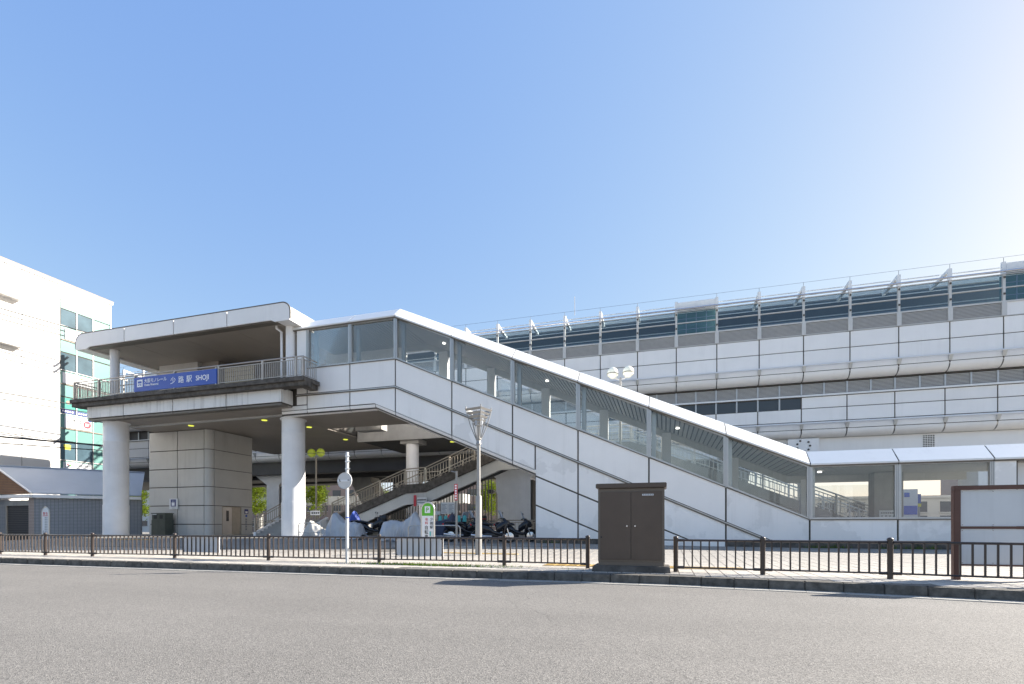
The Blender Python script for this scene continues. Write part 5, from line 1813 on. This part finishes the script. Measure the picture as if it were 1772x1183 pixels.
def cover(label, loc, rotz, m, prof, hw=.42, seed=1, name='bike_cover', L=2.1):
    """draped sheet over a motorbike: prof = ridge heights along the length"""
    rnd = random.Random(seed)
    t = thing(name, label, 'bike cover', loc, rotz, 'draped motorbike covers', local=True)
    nu, nv = 80, 40
    vs = []
    ph = [rnd.uniform(0, 6.28) for _ in range(8)]
    for i in range(nu + 1):
        u = i / nu
        x = (u - .5) * L
        H = interp(u, prof)
        endf = min(1.0, min(u, 1 - u) / .10)
        wtop = (.10 + .10 * math.sin(math.pi * u)) * (.4 + .6 * endf)
        for j in range(nv + 1):
            v = j / nv * 2 - 1
            s_ = abs(v)
            if s_ < .22:
                y = v / .22 * wtop
                z = H * (1 - .04 * (s_ / .22) ** 2)
            else:
                q = (s_ - .22) / .78
                fold = (1 - 2.2 * abs(math.sin(x * 5.5 + ph[0] + 1.6 * math.sin(x * 3 + ph[1]) + q * 1.2))) * .11 + math.sin(x * 23 + ph[2] + (1 if v > 0 else 0) * 2) * .03
                y = math.copysign(wtop + (hw - wtop) * (q ** .75) + fold * q, v)
                z = H * (1 - q ** 1.15) * (.96) + .015 + .03 * math.sin(x * 9 + ph[3]) * q * (1 - q)
            zz = z if z > 0 else .0
            vs.append((x * (1 + .03 * math.sin(v * 9 + ph[4]) * (1 - zz / max(H, .1))), y, zz + .012 * math.sin(x * 17 + v * 13 + ph[5])))
    fs = [(i * (nv + 1) + j, (i + 1) * (nv + 1) + j, (i + 1) * (nv + 1) + j + 1, i * (nv + 1) + j + 1) for i in range(nu) for j in range(nv)]
    MB().add(vs, fs, True).build('draped_sheet', m, t)
    MB().tube([(x_, hw * 1.02 * (1 if k % 2 else -1) * .0 + (-hw * .98), .05 + .02 * math.sin(k)) for k, x_ in enumerate([-.8 + .2 * q for q in range(9)])], .012, 5).build('hem_cord', BLK, t)
    return t


cover('silver grey sheet draped over a motorbike left of the white sign pole', gl(-16.0, 22.6), R(176), TARP, [(0, .25), (.06, .80), (.25, .92), (.45, .86), (.60, 1.15), (.72, 1.42), (.80, 1.2), (.90, .75), (1, .15)], .5, 3, L=2.4)
cover('silver grey sheet draped over a motorbike left of the green parking sign', gl(-12.3, 22.2), R(6), TARP, [(0, .3), (.06, .95), (.25, 1.05), (.50, .95), (.66, 1.25), (.76, 1.48), (.82, 1.22), (.92, .8), (1, .2)], .48, 8, L=2.4)
cover('dark navy sheet draped over a motorbike right of the green parking sign', gl(-10.9, 23.6), R(30), TARPN, [(0, .3), (.1, .9), (.4, 1.0), (.62, 1.1), (.74, 1.45), (.85, 1.1), (1, .2)], .48, 5, L=2.2)
cover('pale crumpled sheet over a low bicycle beside the round column', gl(-18.3, 23.6), R(190), mat('pale_sheet', (.5, .48, .44), .5, var=.1, vscale=3, bump=.4, bscale=5), [(0, .1), (.15, .35), (.4, .5), (.6, .75), (.75, .95), (.85, .7), (1, .1)], .5, 11, L=1.9)
cover('bright blue sheet piled behind the silver cover', gl(-16.6, 24.4), R(0), BLUEP, [(0, .2), (.2, 1.1), (.5, 1.5), (.8, 1.1), (1, .2)], .4, 13, L=.9)

# steel hoops of the bike parking
hoop_n = 0
for (x, y, w, lab) in ((-17.9, 22.3, 1.4, 'steel hoop rail between the round column and the silver cover'), (-15.6, 25.0, 1.6, 'steel hoop rail behind the silver cover and black scooter'), (-10.1, 21.0, 2.6, 'wide steel hoop rail passing just behind the green parking sign')):
    z0 = gz(x, y)
    t = thing('hoop_rail', lab, 'hoop rail', (x, y, z0), group='bike parking hoops')
    a, b = x - w / 2, x + w / 2
    MB().tube([(a, y, z0 - .05), (a, y, z0 + .68)] + [(a + .15 - .15 * math.cos(R(18 * k)), y, z0 + .68 + .15 * math.sin(R(18 * k))) for k in range(1, 6)] + [(b - .15 + .15 * math.sin(R(18 * k)), y, z0 + .68 + .15 * math.cos(R(18 * k))) for k in range(0, 5)] + [(b, y, z0 + .68), (b, y, z0 - .05)], .026, 10).build('hoop', STEEL, t)
    MB().tube([(a, y, z0 + .35), (b, y, z0 + .35)], .018, 8).build('cross_bar', STEEL, t)

# pole with red and white vertical sign, curved top
t = thing('tall_sign_pole', 'slim grey pole with narrow red and white vertical sign beside the parking sign', 'pole', (-8.55, 20.0, .25))
MB().tube([(-8.55, 20.0, .2), (-8.55, 20.0, 3.55)], .05, 12).build('pole', GALV, t)
MB().box(-8.62, -8.48, 19.92, 19.945, 2.3, 3.0).build('red_plate', RED, t)
for k in range(6):
    MB().box(-8.59, -8.51, 19.912, 19.9195, 2.34 + .11 * k, 2.41 + .11 * k).build('plate_character', INKW, t)
MB().tube([(-8.55, 20.0, 3.5), (-8.8, 20.0, 3.56)], .025, 6).build('bracket', GALV, t)
# notice sheets on a stand
t = thing('notice_stand', 'stand with two printed notice sheets behind the parking sign', 'notice', (-11.8, 26.4, .45))
for x in (-12.2, -11.45):
    MB().tube([(x, 26.5, .4), (x, 26.5, 2.55)], .03, 8).build('leg', GALV, t)
for (a, b) in ((-12.26, -11.85), (-11.82, -11.42)):
    s_ = MB().box(a, b, 26.44, 26.47, 1.9, 2.55).build('sheet', FARW, t)
    for k in range(7):
        MB().box(a + .05, b - .05 - .05 * (k % 3), 26.432, 26.439, 1.97 + .075 * k, 2.0 + .075 * k).build('print_line', GREYT, s_)
MB().box(-12.75, -12.3, 26.44, 26.47, 1.85, 2.05).build('sheet', FARW, t)
# teal tags hung on a line
for k, x in enumerate((-11.6, -11.25, -10.8, -10.45, -10.1)):
    y = 24.9 - .05 * k
    t = thing('hanging_bag', ['teal bag hung on the bikes, leftmost of five below the notice sheets', 'teal bag hung on the bikes, second from the left below the notice sheets', 'teal bag hung just left of the slim grey sign pole', 'teal bag hung just right of the slim grey sign pole', 'teal bag hung on the bikes, rightmost of five beside the crown lamp'][k], 'bag', (x, y, 1.4), group='teal bags on the parked bikes')
    MB().hexa([(x - .11, y - .05, 1.42), (x + .11, y - .05, 1.42), (x + .11, y + .05, 1.42), (x - .11, y + .05, 1.42), (x - .09, y - .02, 1.76), (x + .09, y - .02, 1.76), (x + .09, y + .02, 1.76), (x - .09, y + .02, 1.76)]).build('bag', TEAL, t, bevel=.02)
    MB().tube([(x - .06, y, 1.75), (x, y, 1.88), (x + .06, y, 1.75)], .008, 5).build('strap', BLK, t)
t = thing('red_bag', 'small red bag hung between the teal bags', 'bag', (-10.98, 24.75, 1.4))
MB().hexa([(-11.1, 24.7, 1.36), (-10.9, 24.7, 1.36), (-10.9, 24.8, 1.36), (-11.1, 24.8, 1.36), (-11.08, 24.73, 1.8), (-10.92, 24.73, 1.8), (-10.92, 24.77, 1.8), (-11.08, 24.77, 1.8)]).build('bag', RED, t, bevel=.02)
MB().box(-10.94, -10.91, 24.685, 24.698, 1.4, 1.55).build('label', YEL, t)
# signs fixed to the open stair girder
t = thing('stair_sign', 'small white sign with red edge fixed to the girder of the open stair', 'sign', (-14, 28.6, 2.7))
MB().box(-14.95, -14.3, 28.68, 28.72, 2.55, 3.0).build('board', PLASTW, t)
MB().box(-15.2, -15.02, 28.68, 28.72, 2.45, 3.15).build('red_strip', RED, t)
for k in range(7):
    MB().box(-14.92 + .085 * k, -14.86 + .085 * k, 28.672, 28.679, 2.80, 2.90).build('print', INK, t)
    MB().box(-14.92 + .085 * k, -14.86 + .085 * k, 28.672, 28.679, 2.64, 2.72).build('print', GREYT, t)
t = thing('stair_notice', 'small white notice on the railing at the foot of the open stair', 'sign', (-20.8, 27.0, 1.9))
MB().box(-21.15, -20.45, 26.40, 26.43, 1.88, 2.15).build('board', PLASTW, t)
for k in range(4):
    MB().box(-21.05 + .15 * k, -20.95 + .15 * k, 26.39, 26.399, 1.96, 2.07).build('print', INK, t)
t = thing('far_sign', 'blue and white direction sign with yellow bar beyond the ground floor windows', 'sign', (12, 34, .3))
MB().box(13.05, 13.75, 34, 34.1, .3, 3.3).build('board', FARW, t)
MB().box(13.08, 13.72, 33.98, 33.995, 1.85, 2.35).build('blue_band', BLUE, t)
MB().box(13.1, 13.35, 33.98, 33.995, 2.85, 3.1).build('blue_square', BLUE, t)
t = thing('far_shop_sign', 'blue shop sign with yellow stripe across the far street', 'sign', (17, 45, 3))
MB().box(15.9, 18.4, 45, 45.2, 2.9, 3.6).build('board', BLUE, t)
MB().box(15.9, 18.4, 44.97, 44.995, 2.65, 2.88).build('stripe', YEL, t)
text('lettering', '三井', .5, INKW, t, (16.2, 44.98, 3.03), bold=.01)
MB().box(15.95, 16.05, 45.02, 45.15, .3, 2.64).build('post', GALV, t)
MB().box(18.25, 18.35, 45.02, 45.15, .3, 2.64).build('post', GALV, t)

# ------------------------------------------------------------------ overhead cables on the left
for k, (za, zb, r_, xo) in enumerate(((15.9, 16.4, .02, 0), (15.5, 16.0, .018, .12), (15.1, 15.6, .018, .24), (10.2, 10.6, .02, .1), (9.8, 10.1, .018, .3), (6.8, 7.7, .035, .15), (6.2, 7.3, .02, .25), (8.4, 7.5, .016, .35))):
    pts = []
    for q in range(25):
        s_ = q / 24
        pts.append((lerp(-44.9, -43.0, s_) + xo, lerp(2, 30.0, s_), lerp(za, zb, s_) - .9 * s_ * (1 - s_)))
    o = MB().tube(pts, r_ * 1.9, 6).build('overhead_cable', CABLE)
    tag(o, ['highest thin cable crossing the white office wall', 'second highest cable crossing the office wall', 'third cable down, just below the upper pair', 'cable crossing the office wall level with the deck edge', 'cable just below the deck edge level', 'thick dark cable crossing the lower office windows', 'thin cable sagging below the thick dark cable', 'thin cable slanting down towards the round column'][k], 'cable', 'overhead cables at the left')
cpole = thing('utility_pole', 'grey concrete utility pole carrying the overhead cables behind the left column', 'pole', (-43.0, 30.0, 0))
MB().lathe([(.17, -.1), (.12, 16.9)], (-43.0, 30.0, 0), 14).build('pole', CONC, cpole)
for z in (16.35, 15.9, 10.3, 7.55):
    MB().box(-43.8, -42.2, 29.8, 29.92, z - .05, z + .05).build('crossarm', GALV, cpole)

# ------------------------------------------------------------------ grass along the fence foot and the wall foot
gb = MB()
rnd = random.Random(4)
for k in range(1500):
    if k % 4:
        x = rnd.gauss(-5.9, 1.1)
        y = 11.75 + rnd.random() ** 2 * .5 - .1
        h = rnd.uniform(.02, .09)
    else:
        x = rnd.choice([5.9, 6.5, 6.9, 8.5, 9.4, -5.3, 9.9]) + rnd.gauss(0, .2)
        y = YA - .02 - rnd.random() * .12
        h = rnd.uniform(.05, .2)
    z = gz(x, y) + .012
    a = rnd.uniform(0, 6.28)
    dx, dy = math.cos(a) * .008, math.sin(a) * .008
    lx_, ly_ = rnd.gauss(0, .03), rnd.gauss(0, .03)
    gb.add([(x - dx, y - dy, z), (x + dx, y + dy, z), (x + lx_, y + ly_, z + h)], [(0, 1, 2)])
go = stuff(gb.build('grass', GRASSM))
go['label'] = 'sparse green weeds growing along the fence foot and the wall foot'
go['category'] = 'grass'
